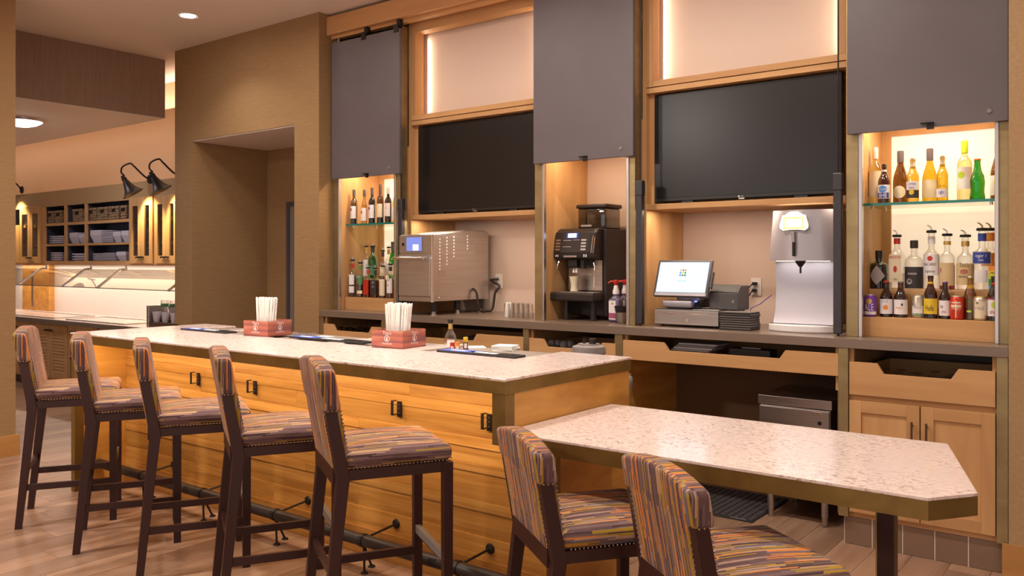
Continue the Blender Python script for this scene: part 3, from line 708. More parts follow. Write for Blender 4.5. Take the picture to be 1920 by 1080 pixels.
# ------------------------------------------------------------------ stools and chairs
def uv_seat(nm, c):
    if abs(nm.x) > .7: return (c.y, c.z*1.3+.5)
    return (c.y - c.z, c.x)
def uv_back(nm, c):
    if abs(nm.x) > .7: return (c.z, c.y*1.3+.5)
    return (c.z + (c.y if abs(nm.z) > .6 else 0), c.x + (.2 if nm.y < 0 else 0))
def make_stool(name, label, cat, rail, wbot, wtop, group):
    """rail: top of the seat frame; wbot/wtop: the part of the back that is wrapped round the posts."""
    t = thing(name, label, cat, (0, 0, 0), 0, group)
    W = .22; FR, RR = .2475, -.2515
    hk = rail-.035; lk = .066*(hk/.70)
    # profile of the rear post: foot, seat, top
    def post_y(z):
        if z < hk: return RR + (-.18-RR)*z/hk
        return -.18 - (z-hk)*.175
    def postmesh(x, zt):
        zs = [0, hk*.5, hk-.05, hk, hk+.05, (hk+zt)/2, zt]; th = [.036, .043, .049, .051, .050, .048, .046]
        poly = [(post_y(z)-h/2, z) for z, h in zip(zs, th)] + [(post_y(z)+h/2, z) for z, h in reversed(list(zip(zs, th)))]
        return MB().prism(poly, x-.019, x+.019, 'x')
    for s in (-1, 1):
        obj('leg', postmesh(s*W, wbot+.006), 'espresso', t, bev=.002)
        mb = MB().box(s*W-.020, s*W+.020, FR-.021, FR+.021, 0, rail-.002)
        obj('leg', mb.fn(lambda x, y, z: (x if z > .1 else s*W+(x-s*W)*.9, y if z > .1 else FR+(y-FR)*.9, z)), 'espresso', t, bev=.002)
    # seat frame
    fm = MB()
    for s in (-1, 1): fm.box(s*W-.014, s*W+.014, -.165, FR-.02, rail-.042, rail-.001)
    fm.box(-W+.02, W-.02, FR-.016, FR+.012, rail-.042, rail-.001); fm.box(-W+.018, W-.018, -.215, -.170, rail-.060, rail+.004)
    obj('seat_frame', fm, 'espresso', t, bev=.0015)
    # seat cushion, domed
    mb = MB().rbox(-.236, .236, -.175, .272, rail, rail+.068, .030, 4)
    def dome(x, y, z):
        k = max(0, 1-(x/.236)**2)*max(0, 1-((y-.05)/.225)**2)
        return (x, y, z+.014*k*(1 if z > rail+.03 else 0))
    bm = bmesh.new(); me = mb.mesh('seat'); bm.from_mesh(me); bmesh.ops.subdivide_edges(bm, edges=[e for e in bm.edges if e.calc_length() > .1], cuts=5, use_grid_fill=True)
    for v in bm.verts: v.co = Vector(dome(*v.co))
    bmesh.ops.recalc_face_normals(bm, faces=bm.faces); bm.to_mesh(me); bm.free()
    uvl = me.uv_layers.new(name='UVMap')
    for p_ in me.polygons:
        for li in p_.loop_indices: uvl.data[li].uv = uv_seat(p_.normal, me.vertices[me.loops[li].vertex_index].co)
    me.shade_smooth(); me.set_sharp_from_angle(angle=math.radians(50))
    obj('seat', me, 'fabric', t)
    # backrest: broad wrapped top and narrower panel between the posts
    mb = MB().rbox(-.245, .245, -.034, .038, wbot, wtop, .017, 4)
    m2 = MB().rbox(-.203, .203, -.033, .040, rail-.002, wbot+.03, .012, 2)
    mb.add(m2.v, m2.f)
    mb.fn(lambda x, y, z: (x, y+post_y(max(z, hk+.001))+.004, z + (.030*(1-(x/.24)**2) if z > wtop-.03 else 0)))
    bm = bmesh.new(); me = mb.mesh('backrest'); bm.from_mesh(me)
    bmesh.ops.subdivide_edges(bm, edges=[e for e in bm.edges if e.calc_length() > .2], cuts=5, use_grid_fill=True)
    for v in bm.verts:
        if v.co.z > wtop-.045: v.co.z += .030*(1-(v.co.x/.24)**2)
    bmesh.ops.recalc_face_normals(bm, faces=bm.faces); bm.to_mesh(me); bm.free()
    uvl = me.uv_layers.new(name='UVMap')
    for p_ in me.polygons:
        for li in p_.loop_indices: uvl.data[li].uv = uv_back(p_.normal, me.vertices[me.loops[li].vertex_index].co)
    me.shade_smooth(); me.set_sharp_from_angle(angle=math.radians(50))
    obj('backrest', me, 'fabric', t)
    # stretchers
    zs = rail*.32
    for s in (-1, 1):
        obj('stretcher', MB().box(s*W-.010, s*W+.010, post_y(zs)+.015, FR-.018, zs-.018, zs+.018), 'espresso', t, bev=.0015)
    zr = rail*.45
    obj('stretcher', MB().box(-W+.018, W-.018, post_y(zr)-.010, post_y(zr)+.010, zr-.018, zr+.018), 'espresso', t, bev=.0015)
    fs = obj('stretcher', MB().box(-W+.018, W-.018, FR-.012, FR+.010, zr-.020, zr+.020), 'espresso', t, bev=.0015)
    obj('kick_plate', MB().box(-W+.022, W-.022, FR-.016, FR+.008, zr+.020, zr+.0225).box(-W+.022, W-.022, FR-.0145, FR-.012, zr-.012, zr+.020), 'grey_mid', fs)
    # nail heads along seat edge and back posts
    nm = MB()
    def nail(x, y, z): nm.sphere((x, y, z), .0034, 6, 4)
    for k in range(26):
        y = -.14 + k*.0152
        for s in (-1, 1): nail(s*.2365, y, rail+.006)
    for k in range(26): nail(-.2+k*.016, .272, rail+.006)
    for k in range(int((wbot-rail)/.016)):
        z = rail+.02+k*.016
        for s in (-1, 1):
            nail(s*.202, post_y(z)+.044, z); nail(s*.202, post_y(z)-.025, z)
    for k in range(26): nail(-.2+k*.016, post_y(rail+.01)-.026, rail+.008)
    for s in (-1, 1):
        for k in range(3): nail(s*.2455, post_y(wbot)-.014+k*.016, wbot+.006)
    obj('nailhead_trim', nm, 'nail', t)['kind'] = 'stuff'
    return t
st = make_stool('bar_stool', 'x', 'bar stool', .735, .965, 1.128, 'striped bar stools along the bar')
SL = ['striped bar stool at the far left end of the bar', 'striped bar stool second from the far left end of the bar', 'striped bar stool in the middle of the five along the bar',
      'striped bar stool fourth from the left, one short of the bar end', 'striped bar stool nearest the lower table, last of the five along the bar']
SA = [(-5.285, 2.163, 31), (-4.592, 2.166, 30), (-3.965, 2.172, 30), (-3.268, 2.163, 30), (-2.594, 2.168, 30)]
def place(o, ax, ay, deg, lx, ly):
    a = -math.radians(deg); c_, s_ = math.cos(a), math.sin(a)
    o.location = (ax-(c_*lx-s_*ly), ay-(s_*lx+c_*ly), 0); o.rotation_euler = (0, 0, a)
for i, (ax, ay, dg_) in enumerate(SA):
    o = st if i == 0 else dup(st)
    o['label'] = SL[i]; place(o, ax, ay, dg_, .22, -.2515)
ch = make_stool('side_chair', 'x', 'chair', .58, .806, .912, 'striped chairs at the lower table')
ch['label'] = 'striped chair at the lower table next to the bar end'
place(ch, -1.653, 2.342, 36, .203, -.208)
c2 = dup(ch, label='striped chair closest to the camera at the lower table'); place(c2, -1.367, 2.469, 37, -.203, -.208)
# ------------------------------------------------------------------ bottles and cans
def prof(kind, h, r):
    P = {'bordeaux': [(.88,0),(1,.012),(1,.60),(.93,.655),(.72,.70),(.48,.735),(.40,.77),(.38,.95),(.43,.955),(.43,1)],
         'burgundy': [(.88,0),(1,.012),(1,.42),(.95,.50),(.80,.58),(.60,.66),(.44,.74),(.38,.80),(.37,.95),(.42,.955),(.42,1)],
         'beer': [(.90,0),(1,.015),(1,.55),(.93,.61),(.72,.68),(.52,.75),(.44,.82),(.41,.92),(.47,.93),(.47,.955),(.42,.96),(.42,1)],
         'liquor': [(.90,0),(1,.012),(1,.56),(.94,.615),(.76,.66),(.50,.69),(.38,.72),(.36,.94),(.42,.945),(.42,1)],
         'stout': [(.92,0),(1,.015),(1,.58),(.97,.63),(.80,.67),(.48,.69),(.38,.71),(.38,1)],
         'wavy': [(.95,0),(1,.02),(1,.08),(.90,.20),(.96,.35),(.98,.45),(.86,.58),(.60,.68),(.48,.78),(.40,.90),(.44,.93),(.44,1)],
         'gin': [(.90,0),(1,.02),(1,.58),(.96,.62),(.70,.70),(.45,.76),(.36,.78),(.36,1)]}[kind]
    return [(a*r, b*h) for a, b in P]
def sq(mb, r):      # round body -> rounded square
    def f(x, y, z):
        d = math.hypot(x, y)
        if d < .6*r: return (x, y, z)
        a = math.atan2(y, x); k = 1/ (abs(math.cos(a))**5+abs(math.sin(a))**5)**.2
        return (x*k*.93, y*k*.93, z)
    return mb.fn(f)
def disc(cx_, cz_, ru, rv, n=20, rings=5):
    m_ = MB(); m_.v.append((cx_, 0, cz_))
    for k in range(1, rings+1):
        m_.v += [(cx_+ru*k/rings*math.cos(2*PI*i/n), 0, cz_+rv*k/rings*math.sin(2*PI*i/n)) for i in range(n)]
    m_.f += [(0, 1+i, 1+(i+1) % n) for i in range(n)]
    for k in range(rings-1):
        b = 1+k*n; m_.f += [(b+i, b+n+i, b+n+(i+1) % n, b+(i+1) % n) for i in range(n)]
    return m_
def bottle(name, label, px, ytop, wpx, Y, zb, kind, glass, cap=None, labs=(), texts=(), dots=(), pour=False, liquid=None, square=False, group=None, capf=.13, cat='bottle', neck=None, hmul=1.0, yaw=0.0):
    X = XA(px, Y); dep = -sn*X + cs*Y
    r = wpx*dep/FPX/2; h = (ZA(px, ytop, Y)-zb)*hmul
    t = thing(name, label, cat, (X, Y, zb), yaw, group)
    mb = MB().lathe(prof(kind, h, r), 24)
    if square: sq(mb, r)
    obj('glass', mb, glass, t, smooth=True)
    if liquid:
        lm, lf = liquid; pr = [(a*.93, max(.003, b)) for a, b in prof(kind, h, r) if b < lf*h]; pr.append((pr[-1][0], lf*h)); pr.append((.0001, lf*h))
        m2 = MB().lathe(pr, 20)
        if square: sq(m2, r)
        obj('liquid', m2, lm, t, smooth=True)
    nr = prof(kind, h, r)[-1][0]
    if cap: obj('cap', MB().lathe([(nr*1.06, h*(1-capf)), (nr*1.08, h*(1-capf*.1)), (nr*.98, h*1.004), (.0001, h*1.004)], 18), cap, t, smooth=True)
    if neck: obj('neck_label', MB().patch(prof(kind, h, r)[-5][0]*1.1 if kind == 'beer' else nr*1.10, h*neck[1], h*neck[2], -2.6, 2.6), neck[0], t)
    if pour:
        obj('pourer', MB().lathe([(nr*.9, h*.99), (nr*1.5, h*.995), (nr*1.6, h*1.01), (nr*1.45, h*1.04), (nr*.4, h*1.045)], 16), 'black_plastic', t, smooth=True)
        obj('spout', MB().tube([(0,0,h*1.04), (0,0,h*1.075), (-nr*.5,-nr*.3,h*1.11), (-nr*1.2,-nr*.6,h*1.13)], [nr*.32, nr*.28, nr*.22, nr*.16], 8), 'chrome', t, smooth=True)
    e = r*1.012+.0004
    for mt, z0, z1, ha in labs:
        if square: obj('label', MB().box(-r*.80*ha, r*.80*ha, -r*.955-.0006, -r*.94, z0*h, z1*h), mt, t)
        else: obj('label', MB().patch(e, z0*h, z1*h, -ha, ha), mt, t)
    e2 = e+.0005
    for mt, a, zc, rad, asp in dots:
        n = 20; pts = [(a*r+rad*r*math.cos(2*PI*i/n), zc*h+rad*r*asp*math.sin(2*PI*i/n)) for i in range(n)]
        if square: q = MB().add([(u, -r*.955-.0012, v) for u, v in pts], [tuple(range(n))])
        else:
            q = disc(a*r, zc*h, rad*r, rad*r*asp, n); wrap(q, e2, 0)
        obj('emblem', q, mt, t)
    for s, mt, zc, hh, wf in texts:
        q = text(s, hh*h, wf*r if wf else None)
        if square: q.xf(Matrix.Translation((0, -r*.955-.0016, zc*h)))
        else: wrap(q, e2+.0004, zc*h)
        obj('lettering', q, mt, t)
    return t
def can(name, label, px, ytop, wpx, Y, zb, mt, top, bands=(), texts=(), dots=()):
    X = XA(px, Y); dep = -sn*X + cs*Y; r = wpx*dep/FPX/2; h = ZA(px, ytop, Y)-zb
    t = thing(name, label, 'can', (X, Y, zb), 0, 'drink cans on the riser')
    obj('body', MB().lathe([(r*.78,0),(r*.95,.05*h),(r,.09*h),(r,.86*h),(r*.84,.94*h)], 28), mt, t, smooth=True)
    obj('lid', MB().lathe([(r*.84,.94*h),(r*.86,.97*h),(r*.84,.985*h),(r*.76,.97*h),(.0001,.965*h)], 28), top, t, smooth=True)
    for m_, z0, z1, ha in bands: obj('band', MB().patch(r*1.006, z0*h, z1*h, -ha, ha), m_, t)
    for m_, a, zc, rad, asp in dots:
        n = 20; q = disc(a*r, zc*h, rad*r, rad*r*asp, n)
        obj('emblem', wrap(q, r*1.014, 0), m_, t)
    for s, m_, zc, hh, wf in texts: obj('lettering', wrap(text(s, hh*h, wf*r if wf else None), r*1.02, zc*h), m_, t)
    return t
GS = 1.8775; R1 = 1.238; R2 = 1.392
G1, G2, G3 = 'bottles on the right glass shelf', 'spirits on the right upper riser', 'beers on the right lower riser'
bottle('wine_bottle', 'pale blush wine with pink cap at left end of right glass shelf', 1641, 277, 23, 5.16, GS, 'bordeaux', 'white_wine', 'capsule_pink', [('label_cream', .13, .58, 1.3)], [], capf=.20, group=G1)
bottle('beer_bottle', 'brown beer bottle with blue and white label on right glass shelf', 1657.5, 308.5, 21, 5.10, GS, 'beer', 'amber_glass', 'amber_glass', [('label_white', .12, .47, 1.5), ('blue', .13, .27, 1.2)],
       [('BLUE MOON', 'label_white', .335, .04, 1.5), ('WHITE', 'label_white', .17, .06, 1.2)], [('blue_bright', 0, .36, .75, .8)], capf=.05, neck=('label_white', .73, .86), group=G1)
bottle('wine_bottle', 'brown wine bottle with oval cream label on right glass shelf', 1688.5, 283.5, 26.5, 5.22, GS, 'burgundy', 'brown_glass', 'capsule_grey', [], [], [('label_cream', 0, .22, .92, .95)], capf=.22, group=G1)
bottle('beer_bottle', 'clear pale lager bottle with dark and white label on right glass shelf', 1711.5, 297, 21.5, 5.10, GS, 'beer', 'gold_pale', 'can_metal', [('label_white', .28, .47, 1.4), ('label_black', .09, .27, 1.4)],
       [('Corona', 'blue', .385, .07, 1.4), ('Extra', 'blue', .30, .06, .9)], [('yellow', 0, .22, .42, 1.0)], capf=.05, neck=('label_cream', .76, .93), group=G1)
bottle('wine_bottle', 'golden white wine with grey cap and cream label on right glass shelf', 1743.5, 279, 26.5, 5.22, GS, 'burgundy', 'gold_glass', 'capsule_grey', [('label_cream', .09, .42, 1.35)], [], capf=.22, group=G1)
bottle('beer_bottle', 'clear amber lager bottle with low white label on right glass shelf', 1767, 292.5, 20, 5.10, GS, 'beer', 'gold_glass', 'can_metal', [('label_white', .08, .27, 1.4)],
       [('Corona', 'brown_dark', .31, .06, 1.3), ('Light', 'blue', .16, .07, 1.0)], capf=.05, neck=('label_cream', .76, .93), group=G1)
bottle('wine_bottle', 'pale white wine with lime green cap and lime dot label', 1808.5, 264.5, 26.5, 5.20, GS, 'bordeaux', 'white_wine', 'lime', [('label_white', .20, .56, 1.25)], [], [('lime', -.28, .43, .48, 1.0)], capf=.20, group=G1)
bottle('beer_bottle', 'green wavy beer bottle with orange cap on right glass shelf', 1832.5, 298, 26, 5.10, GS, 'wavy', 'green_glass', 'orange', capf=.035, group=G1)
bottle('wine_bottle', 'brown wine bottle with lime dot label at right end of glass shelf', 1871, 266, 26, 5.20, GS, 'burgundy', 'brown_glass', 'capsule_grey', [('label_white', .08, .42, 1.3)], [], [('lime', 0, .30, .42, 1.1)], capf=.20, group=G1)
# spirits on the upper riser
bottle('gin_bottle', 'squat black apothecary gin bottle with diamond label on riser', 1648, 470, 32, 5.21, R2, 'stout', 'dark_glass', 'black_plastic', [], [("HENDRICK'S", 'ink', .33, .045, 1.6)], [], capf=.20, group=G2)
t = [o for o in COL.objects if o.name.startswith('gin_bottle')][-1]
def diamond(t, r, h, mt):
    q = MB().add([(-.92*r,0,.34*h),(0,0,.10*h),(.92*r,0,.34*h),(0,0,.62*h),(0,0,.34*h)], [(0,1,4),(1,2,4),(2,3,4),(3,0,4)])
    bm = bmesh.new(); me = q.mesh('label'); bm.from_mesh(me); bmesh.ops.subdivide_edges(bm, edges=list(bm.edges), cuts=4, use_grid_fill=True); bm.to_mesh(me); bm.free()
    for v in me.vertices:
        e = r*1.014+.0004; x_ = v.co.x; v.co = Vector((e*math.sin(x_/e), -e*math.cos(x_/e), v.co.z))
    obj('label', me, mt, t)
diamond(t, 33*(-sn*t.location.x+cs*5.21)/FPX/2, ZA(1649, 470, 5.21)-R2, 'label_grey')
bottle('gin_bottle', 'clear square gin bottle with red neck and steel pourer', 1682, 444, 29.5, 5.23, R2, 'gin', 'clear_glass', None, [('label_cream', .13, .66, .9)], [("BEEFEATER", 'red', .585, .05, 1.35), ('GIN', 'ink', .17, .035, .4)], [('red', 0, .38, .22, 1.9)], pour=True, square=True, neck=('red', .86, .97), liquid=('clear_glass', .3), group=G2)
bottle('rum_bottle', 'round clear rum bottle with black label and black cap', 1714, 451, 31.5, 5.23, R2, 'liquor', 'clear_glass', 'brown_black', [('label_black', .02, .46, 1.6)], [("KRAKEN", 'label_white', .30, .04, 1.0)], [('label_grey', -.35, .16, .35, 1.0), ('label_black', -.32, .17, .22, 1.0)], capf=.16, group=G2)
bottle('rum_bottle', 'clear rum bottle with white label and red roundel', 1746.5, 436, 27.5, 5.23, R2, 'liquor', 'clear_glass', None, [('label_white', .25, .62, 1.4)], [('BACARDI', 'ink', .42, .05, 1.6), ('Superior', 'ink', .30, .05, 1.3)], [('red', 0, .545, .34, 1.0)], pour=True, neck=('label_white', .80, .93), group=G2)
bottle('whiskey_bottle', 'clear bottle with tan label and red-brown whiskey behind it', 1776, 442, 28, 5.23, R2, 'liquor', 'clear_glass', None, [('label_tan', .08, .50, 1.1)], [], [('rose_ink', -.7, .36, .12, 3.0)], pour=True, liquid=('whiskey', .46), neck=('gold', .83, .90), group=G2)
bottle('vodka_bottle', 'clear vodka bottle with cream script label and oval emblem', 1810, 444, 30, 5.23, R2, 'liquor', 'clear_glass', None, [('label_tan', .10, .50, 1.4)], [("Tito's", 'brown_dark', .43, .08, 1.1), ('Handmade', 'brown_dark', .235, .05, 1.3)], [('brand_wood', 0, .345, .46, .7)], pour=True, neck=('gold', .82, .92), group=G2)
bottle('vodka_bottle', 'clear vodka bottle with blue octagonal label and blue neck', 1841.5, 432, 31, 5.21, R2, 'liquor', 'clear_glass', None, [('label_grey', .44, .65, 1.25), ('label_white', .14, .34, .8)], [('inger 1', 'label_white', .555, .05, 1.2), ('VODKA', 'label_white', .49, .03, .6)], [], pour=True, neck=('blue', .82, .95), group=G2)
t = [o for o in COL.objects if o.name.startswith('vodka_bottle') and o.type == 'EMPTY'][-1]
hh = ZA(1841.5, 432, 5.21)-R2; rr = 31*(-sn*t.location.x+cs*5.21)/FPX/2
obj('label', MB().patch(rr*1.012+.0008, hh*.455, hh*.635, -1.18, 1.18), 'blue', t)
bottle('vodka_bottle', 'clear flavoured vodka bottle with orange label behind the blue one', 1857, 432, 30, 5.36, R2, 'liquor', 'clear_glass', None, [('orange', .40, .62, 1.4)], pour=True, neck=('orange', .82, .96), group=G2)
bottle('vodka_bottle', 'vodka bottle with rainbow banded label at the right edge', 1871, 484, 30, 5.15, R2, 'stout', 'clear_glass', 'label_grey', [('blue_bright', .03, .17, 1.6), ('green', .17, .37, 1.6), ('lime', .37, .50, 1.6), ('yellow', .50, .62, 1.6), ('orange', .62, .76, 1.6)], [('ABSOLUT', 'ink', .53, .06, 1.6), ('COLORS', 'ink', .40, .06, 1.5)], group=G2)
# beers on the lower riser
can('beer_can', 'purple ale can at the left end of the lower riser', 1632, 551, 22, 5.057, R1, 'purple', 'can_metal', [('label_white', .10, .24, 1.4)], [('ALE', 'label_white', .28, .30, 1.6)], [('gold', 0, .68, .52, .9)])
bottle('beer_bottle', 'brown beer bottle with peach emblem and red cap on lower riser', 1662, 527, 22, 5.09, R1, 'beer', 'amber_glass', 'red', [('label_white', .09, .50, 1.5)], [('PALE', 'label_grey', .42, .05, 1.0)], [('orange', .1, .27, .42, 1.0)], capf=.035, group=G3)
bottle('beer_bottle', 'brown beer bottle with white scene label on lower riser', 1689, 528, 23.5, 5.09, R1, 'beer', 'amber_glass', 'grey_mid', [('label_white', .09, .50, 1.5)], [('Angry', 'orange', .25, .06, 1.2)], [('ink', .4, .36, .14, 1.6)], capf=.035, group=G3)
can('beer_can', 'pale gold can with white lower half on the lower riser', 1722, 552.5, 22, 5.11, R1, 'can_metal', 'can_metal', [('label_white', .12, .52, 1.4), ('green_label', .10, .20, 1.0)], [('PALE', 'grey_mid', .40, .13, 1.3)])
bottle('beer_bottle', 'brown wheat beer bottle with yellow label on lower riser', 1745, 517, 23, 5.09, R1, 'beer', 'amber_glass', 'amber_glass', [('yellow', .11, .47, 1.5)], [('Hefe', 'ink', .18, .14, 1.3)], capf=.05, neck=('yellow', .74, .86), group=G3)
bottle('beer_bottle', 'dark brown bottle with pale illustrated label and purple cap', 1772, 528.5, 21, 5.10, R1, 'beer', 'amber_glass', 'violet_ink', [('label_white', .09, .50, 1.5)], [('IPA', 'rose_ink', .15, .08, .7)], [('label_grey', -.4, .33, .3, 1.0)], capf=.035, group=G3)
can('beer_can', 'red can with cream stripe on the lower riser', 1794.5, 554, 24, 5.08, R1, 'red_can', 'can_metal', [('label_cream', .08, .80, .07), ('label_cream', .52, .62, .8), ('label_cream', .68, .74, .7)], [('Angry', 'label_cream', .42, .12, 1.5)])
bottle('beer_bottle', 'yellow cider bottle in clear glass on lower riser', 1819, 518, 22, 5.10, R1, 'beer', 'gold_glass', 'can_metal', [], [], [('green', .0, .42, .16, 1.0), ('lime', 0, .20, .4, .5)], capf=.04, liquid=('gold_glass', .72), group=G3)
can('beer_can', 'tan and gold patterned can on the lower riser', 1838.5, 555, 25, 5.08, R1, 'can_metal', 'gold', [('label_cream', .10, .78, .75), ('label_cream', .08, .90, .05)], [('PALE', 'grey_mid', .45, .12, 1.2)], [('grey_mid', -.3, .72, .2, 1.0)])
bottle('beer_bottle', 'brown beer bottle with red neck and hop label at right edge', 1864, 518, 23, 5.08, R1, 'beer', 'amber_glass', 'ink', [('label_white', .11, .50, 1.5), ('red', .47, .51, 1.5)], [('IPA', 'red', .16, .07, .9)], [('lime', .1, .36, .42, 1.2)], capf=.05, neck=('red', .68, .86), group=G3)
# wines and spirits in the left alcove
G4, G5, G6 = 'wines on the left glass shelf', 'whiskeys on the left lower riser', 'spirits on the left upper riser'
bottle('wine_bottle', 'dark wine bottle with wine-red dot label at left end of shelf', 664, 356, 13.5, 5.085, GS, 'bordeaux', 'olive_glass', 'capsule_grey', [('label_white', .16, .52, 1.3)], [], [('rose_ink', -.3, .42, .45, 1)], liquid=('dark_glass', .55), capf=.20, group=G4)
bottle('wine_bottle', 'golden wine bottle with orange dot label on left glass shelf', 683.5, 356, 13.5, 5.09, GS, 'burgundy', 'gold_glass', 'capsule_grey', [('label_white', .08, .46, 1.3)], [], [('red', -.3, .33, .45, 1)], capf=.20, group=G4)
bottle('wine_bottle', 'dark wine bottle with violet dot label on left glass shelf', 698, 352.5, 13.5, 5.10, GS, 'bordeaux', 'dark_glass', 'capsule_grey', [('label_white', .15, .52, 1.3)], [], [('violet_ink', -.3, .42, .45, 1)], capf=.20, group=G4)
bottle('wine_bottle', 'dark olive wine bottle with plain cream label and pink topped neck', 713.5, 346, 13.5, 5.11, GS, 'bordeaux', 'olive_glass', 'capsule_grey', [('label_cream', .15, .50, 1.3)], [], liquid=('dark_glass', .5), capf=.25, group=G4)
bottle('wine_bottle', 'dark wine bottle with pink cap and small printed label', 728, 352, 13.5, 5.12, GS, 'bordeaux', 'dark_glass', 'capsule_pink', [('label_white', .19, .56, 1.3)], [], [('label_grey', 0, .42, .2, 1)], capf=.18, group=G4)
bottle('wine_bottle', 'golden wine bottle half hidden behind the bronze post', 742, 347, 13.5, 5.13, GS, 'burgundy', 'gold_glass', 'capsule_grey', [('label_white', .08, .42, 1.3)], [], capf=.20, group=G4)
WH = [('whiskey_bottle', 'whiskey bottle with two white labels and red neck, leftmost', 660, 489, 'label_white', 'liquor', ('red', .80, .92), None, [('label_white', .34, .62, 1.3), ('label_white', .12, .30, 1.3)], []),
      ('whiskey_bottle', 'whiskey bottle with green label above a cream strip', 675, 494, 'green_label', 'liquor', ('green_label', .82, .95), None, [('green_label', .38, .66, 1.3), ('label_cream', .11, .20, 1.3)], [('JAMESON', 'label_cream', .58, .06, 1.3)]),
      ('whiskey_bottle', 'square whiskey bottle with bright orange-red label', 689.5, 503, 'red', 'liquor', ('red', .80, .95), None, [('red_can', .10, .60, 1.3)], []),
      ('whiskey_bottle', 'square whiskey bottle with black and white ornate label', 703, 504, 'label_black', 'liquor', ('label_black', .80, .95), None, [('label_black', .10, .62, 1.3)], [('JACK', 'label_white', .50, .07, .9), ('No.7', 'label_white', .36, .06, .7)]),
      ('whiskey_bottle', 'honey whiskey bottle with plain cream label', 717, 500, 'label_cream', 'liquor', ('label_cream', .80, .92), None, [('label_cream', .08, .60, 1.3)], []),
      ('whiskey_bottle', 'bourbon bottle with white label and red seal', 731, 497, 'label_white', 'liquor', ('label_black', .82, .95), None, [('label_white', .16, .60, 1.3)], [('JIM BEAM', 'ink', .53, .05, 1.3)])]
for nm, lb, px, yt, _, kd, nk, _, labs, tx in WH:
    bottle(nm, lb, px+1, yt, 13.5, 5.062, R1, kd, 'clear_glass', None, labs, tx, [('red', 0, .40, .2, 1.2)] if 'seal' in lb else [], pour=True, neck=nk, liquid=('whiskey', .60), square='square' in lb, group=G5)
bottle('vodka_bottle', 'tall clear spirit with white label and gold neck, left alcove', 687, 463, 12.5, 5.25, R2, 'liquor', 'clear_glass', None, [('label_white', .10, .60, 1.4)], pour=True, neck=('gold', .80, .98), group=G6)
bottle('gin_bottle', 'emerald green spirit bottle with broad shoulders, left alcove', 699, 463, 18, 5.22, R2, 'gin', 'green_glass', None, [('green_label', .12, .42, 1.2)], pour=True, neck=('label_black', .85, .99), group=G6)
bottle('liqueur_bottle', 'clear liqueur bottle with dark neck in the left alcove', 718, 471, 12, 5.25, R2, 'liquor', 'clear_glass', None, [('label_cream', .12, .45, 1.3)], pour=True, neck=('brown_dark', .80, .98), liquid=('whiskey', .45), group=G6)
bottle('vodka_bottle', 'clear spirit bottle with gold neck beside the green wine', 729, 465, 12.5, 5.34, R2, 'liquor', 'clear_glass', None, [('label_white', .12, .5, 1.3)], pour=True, neck=('gold', .80, .96), group=G6)
bottle('wine_bottle', 'green sparkling wine bottle with black foil in the left alcove', 736, 453.5, 14, 5.25, R2, 'burgundy', 'green_glass', 'capsule_grey', [('label_cream', .12, .40, 1.3)], capf=.30, group=G6)
# ------------------------------------------------------------------ steel rapid-cook oven
Y0 = 4.83; ox0, ox1 = XA(748, Y0), XA(810, Y0); oz0, oz1 = ZA(810, 566, Y0), ZA(748, 441, Y0); oyb = atx(916, 490, ox1).y
ov = thing('countertop_oven', 'stainless steel rapid-cook oven standing on the back counter', 'oven', ((ox0+ox1)/2, (Y0+oyb)/2, CZ))
D = oyb-Y0
side = [(Y0+.012, oz0), (oyb, oz0), (oyb, oz1+.03), (oyb-.06, oz1+.045), (Y0+D*.62, oz1+.045), (Y0+D*.30, oz1+.018), (Y0+.012, oz1)]
obj('body', MB().prism(side, ox0, ox1, 'x'), 'steel', ov, world=True, bev=.004)
zc = ZA(770, 476, Y0)
pn = obj('control_panel', box(ox0+.004, ox1-.012, Y0, Y0+.012, zc+.004, oz1-.006), 'steel', ov, world=True, bev=.002)
sx0, sx1, sz0, sz1 = XA(763, Y0), XA(791, Y0), ZA(777, 470.5, Y0), ZA(777, 445, Y0)
obj('screen_frame', box(sx0-.006, sx1+.006, Y0-.003, Y0, sz0-.006, sz1+.006), 'grey_mid', pn, world=True)
obj('screen', box(sx0, sx1, Y0-.005, Y0-.003, sz0, sz1), 'screen_blue', pn, world=True)
obj('screen_icon', box(sx0+.07, sx0+.13, Y0-.006, Y0-.005, sz0+.005, sz0+.05), 'screen_glow', pn, world=True)
obj('button', MB().rbox(ox0+.035, ox0+.06, Y0-.004, Y0+.001, (sz0+sz1)/2-.012, (sz0+sz1)/2+.012, .002, 1), 'black_plastic', pn, world=True)
dz0 = ZA(770, 555, Y0)
dr = obj('door', box(ox0+.004, ox1-.014, Y0-.008, Y0+.012, dz0, zc-.004), 'steel', ov, world=True, bev=.003)
hz = ZA(770, 484, Y0-.05)
obj('handle', MB().tube([(ox0-.01, Y0-.055, hz), (ox1-.045, Y0-.055, hz)], .011, 12).tube([(ox0+.03, Y0-.055, hz), (ox0+.03, Y0, hz)], .008).tube([(ox1-.07, Y0-.055, hz), (ox1-.07, Y0, hz)], .008), 'chrome', dr, world=True, smooth=True)
obj('lower_strip', box(ox0+.004, ox1-.014, Y0-.004, Y0+.012, oz0, dz0-.006), 'steel', ov, world=True)
obj('corner_trim', MB().rbox(ox1-.014, ox1+.002, Y0-.006, Y0+.02, oz0-.006, oz1-.002, .003, 2), 'chrome', ov, world=True)
vent = MB()
for yy, n, z_ in ((.12, 11, -.012), (.24, 9, .002), (.36, 7, .01), (.60, 5, .02)):
    for k in range(n): vent.box(ox1-.001, ox1+.0012, Y0+D*yy, Y0+D*yy+.012, oz1+z_-.03-k*.026, oz1+z_-.03-k*.026+.012)
obj('vent_slots', vent, 'label_white', ov, world=True)['kind'] = 'stuff'  # white colour stands in for the shine of the steel louvres
sc_ = MB()
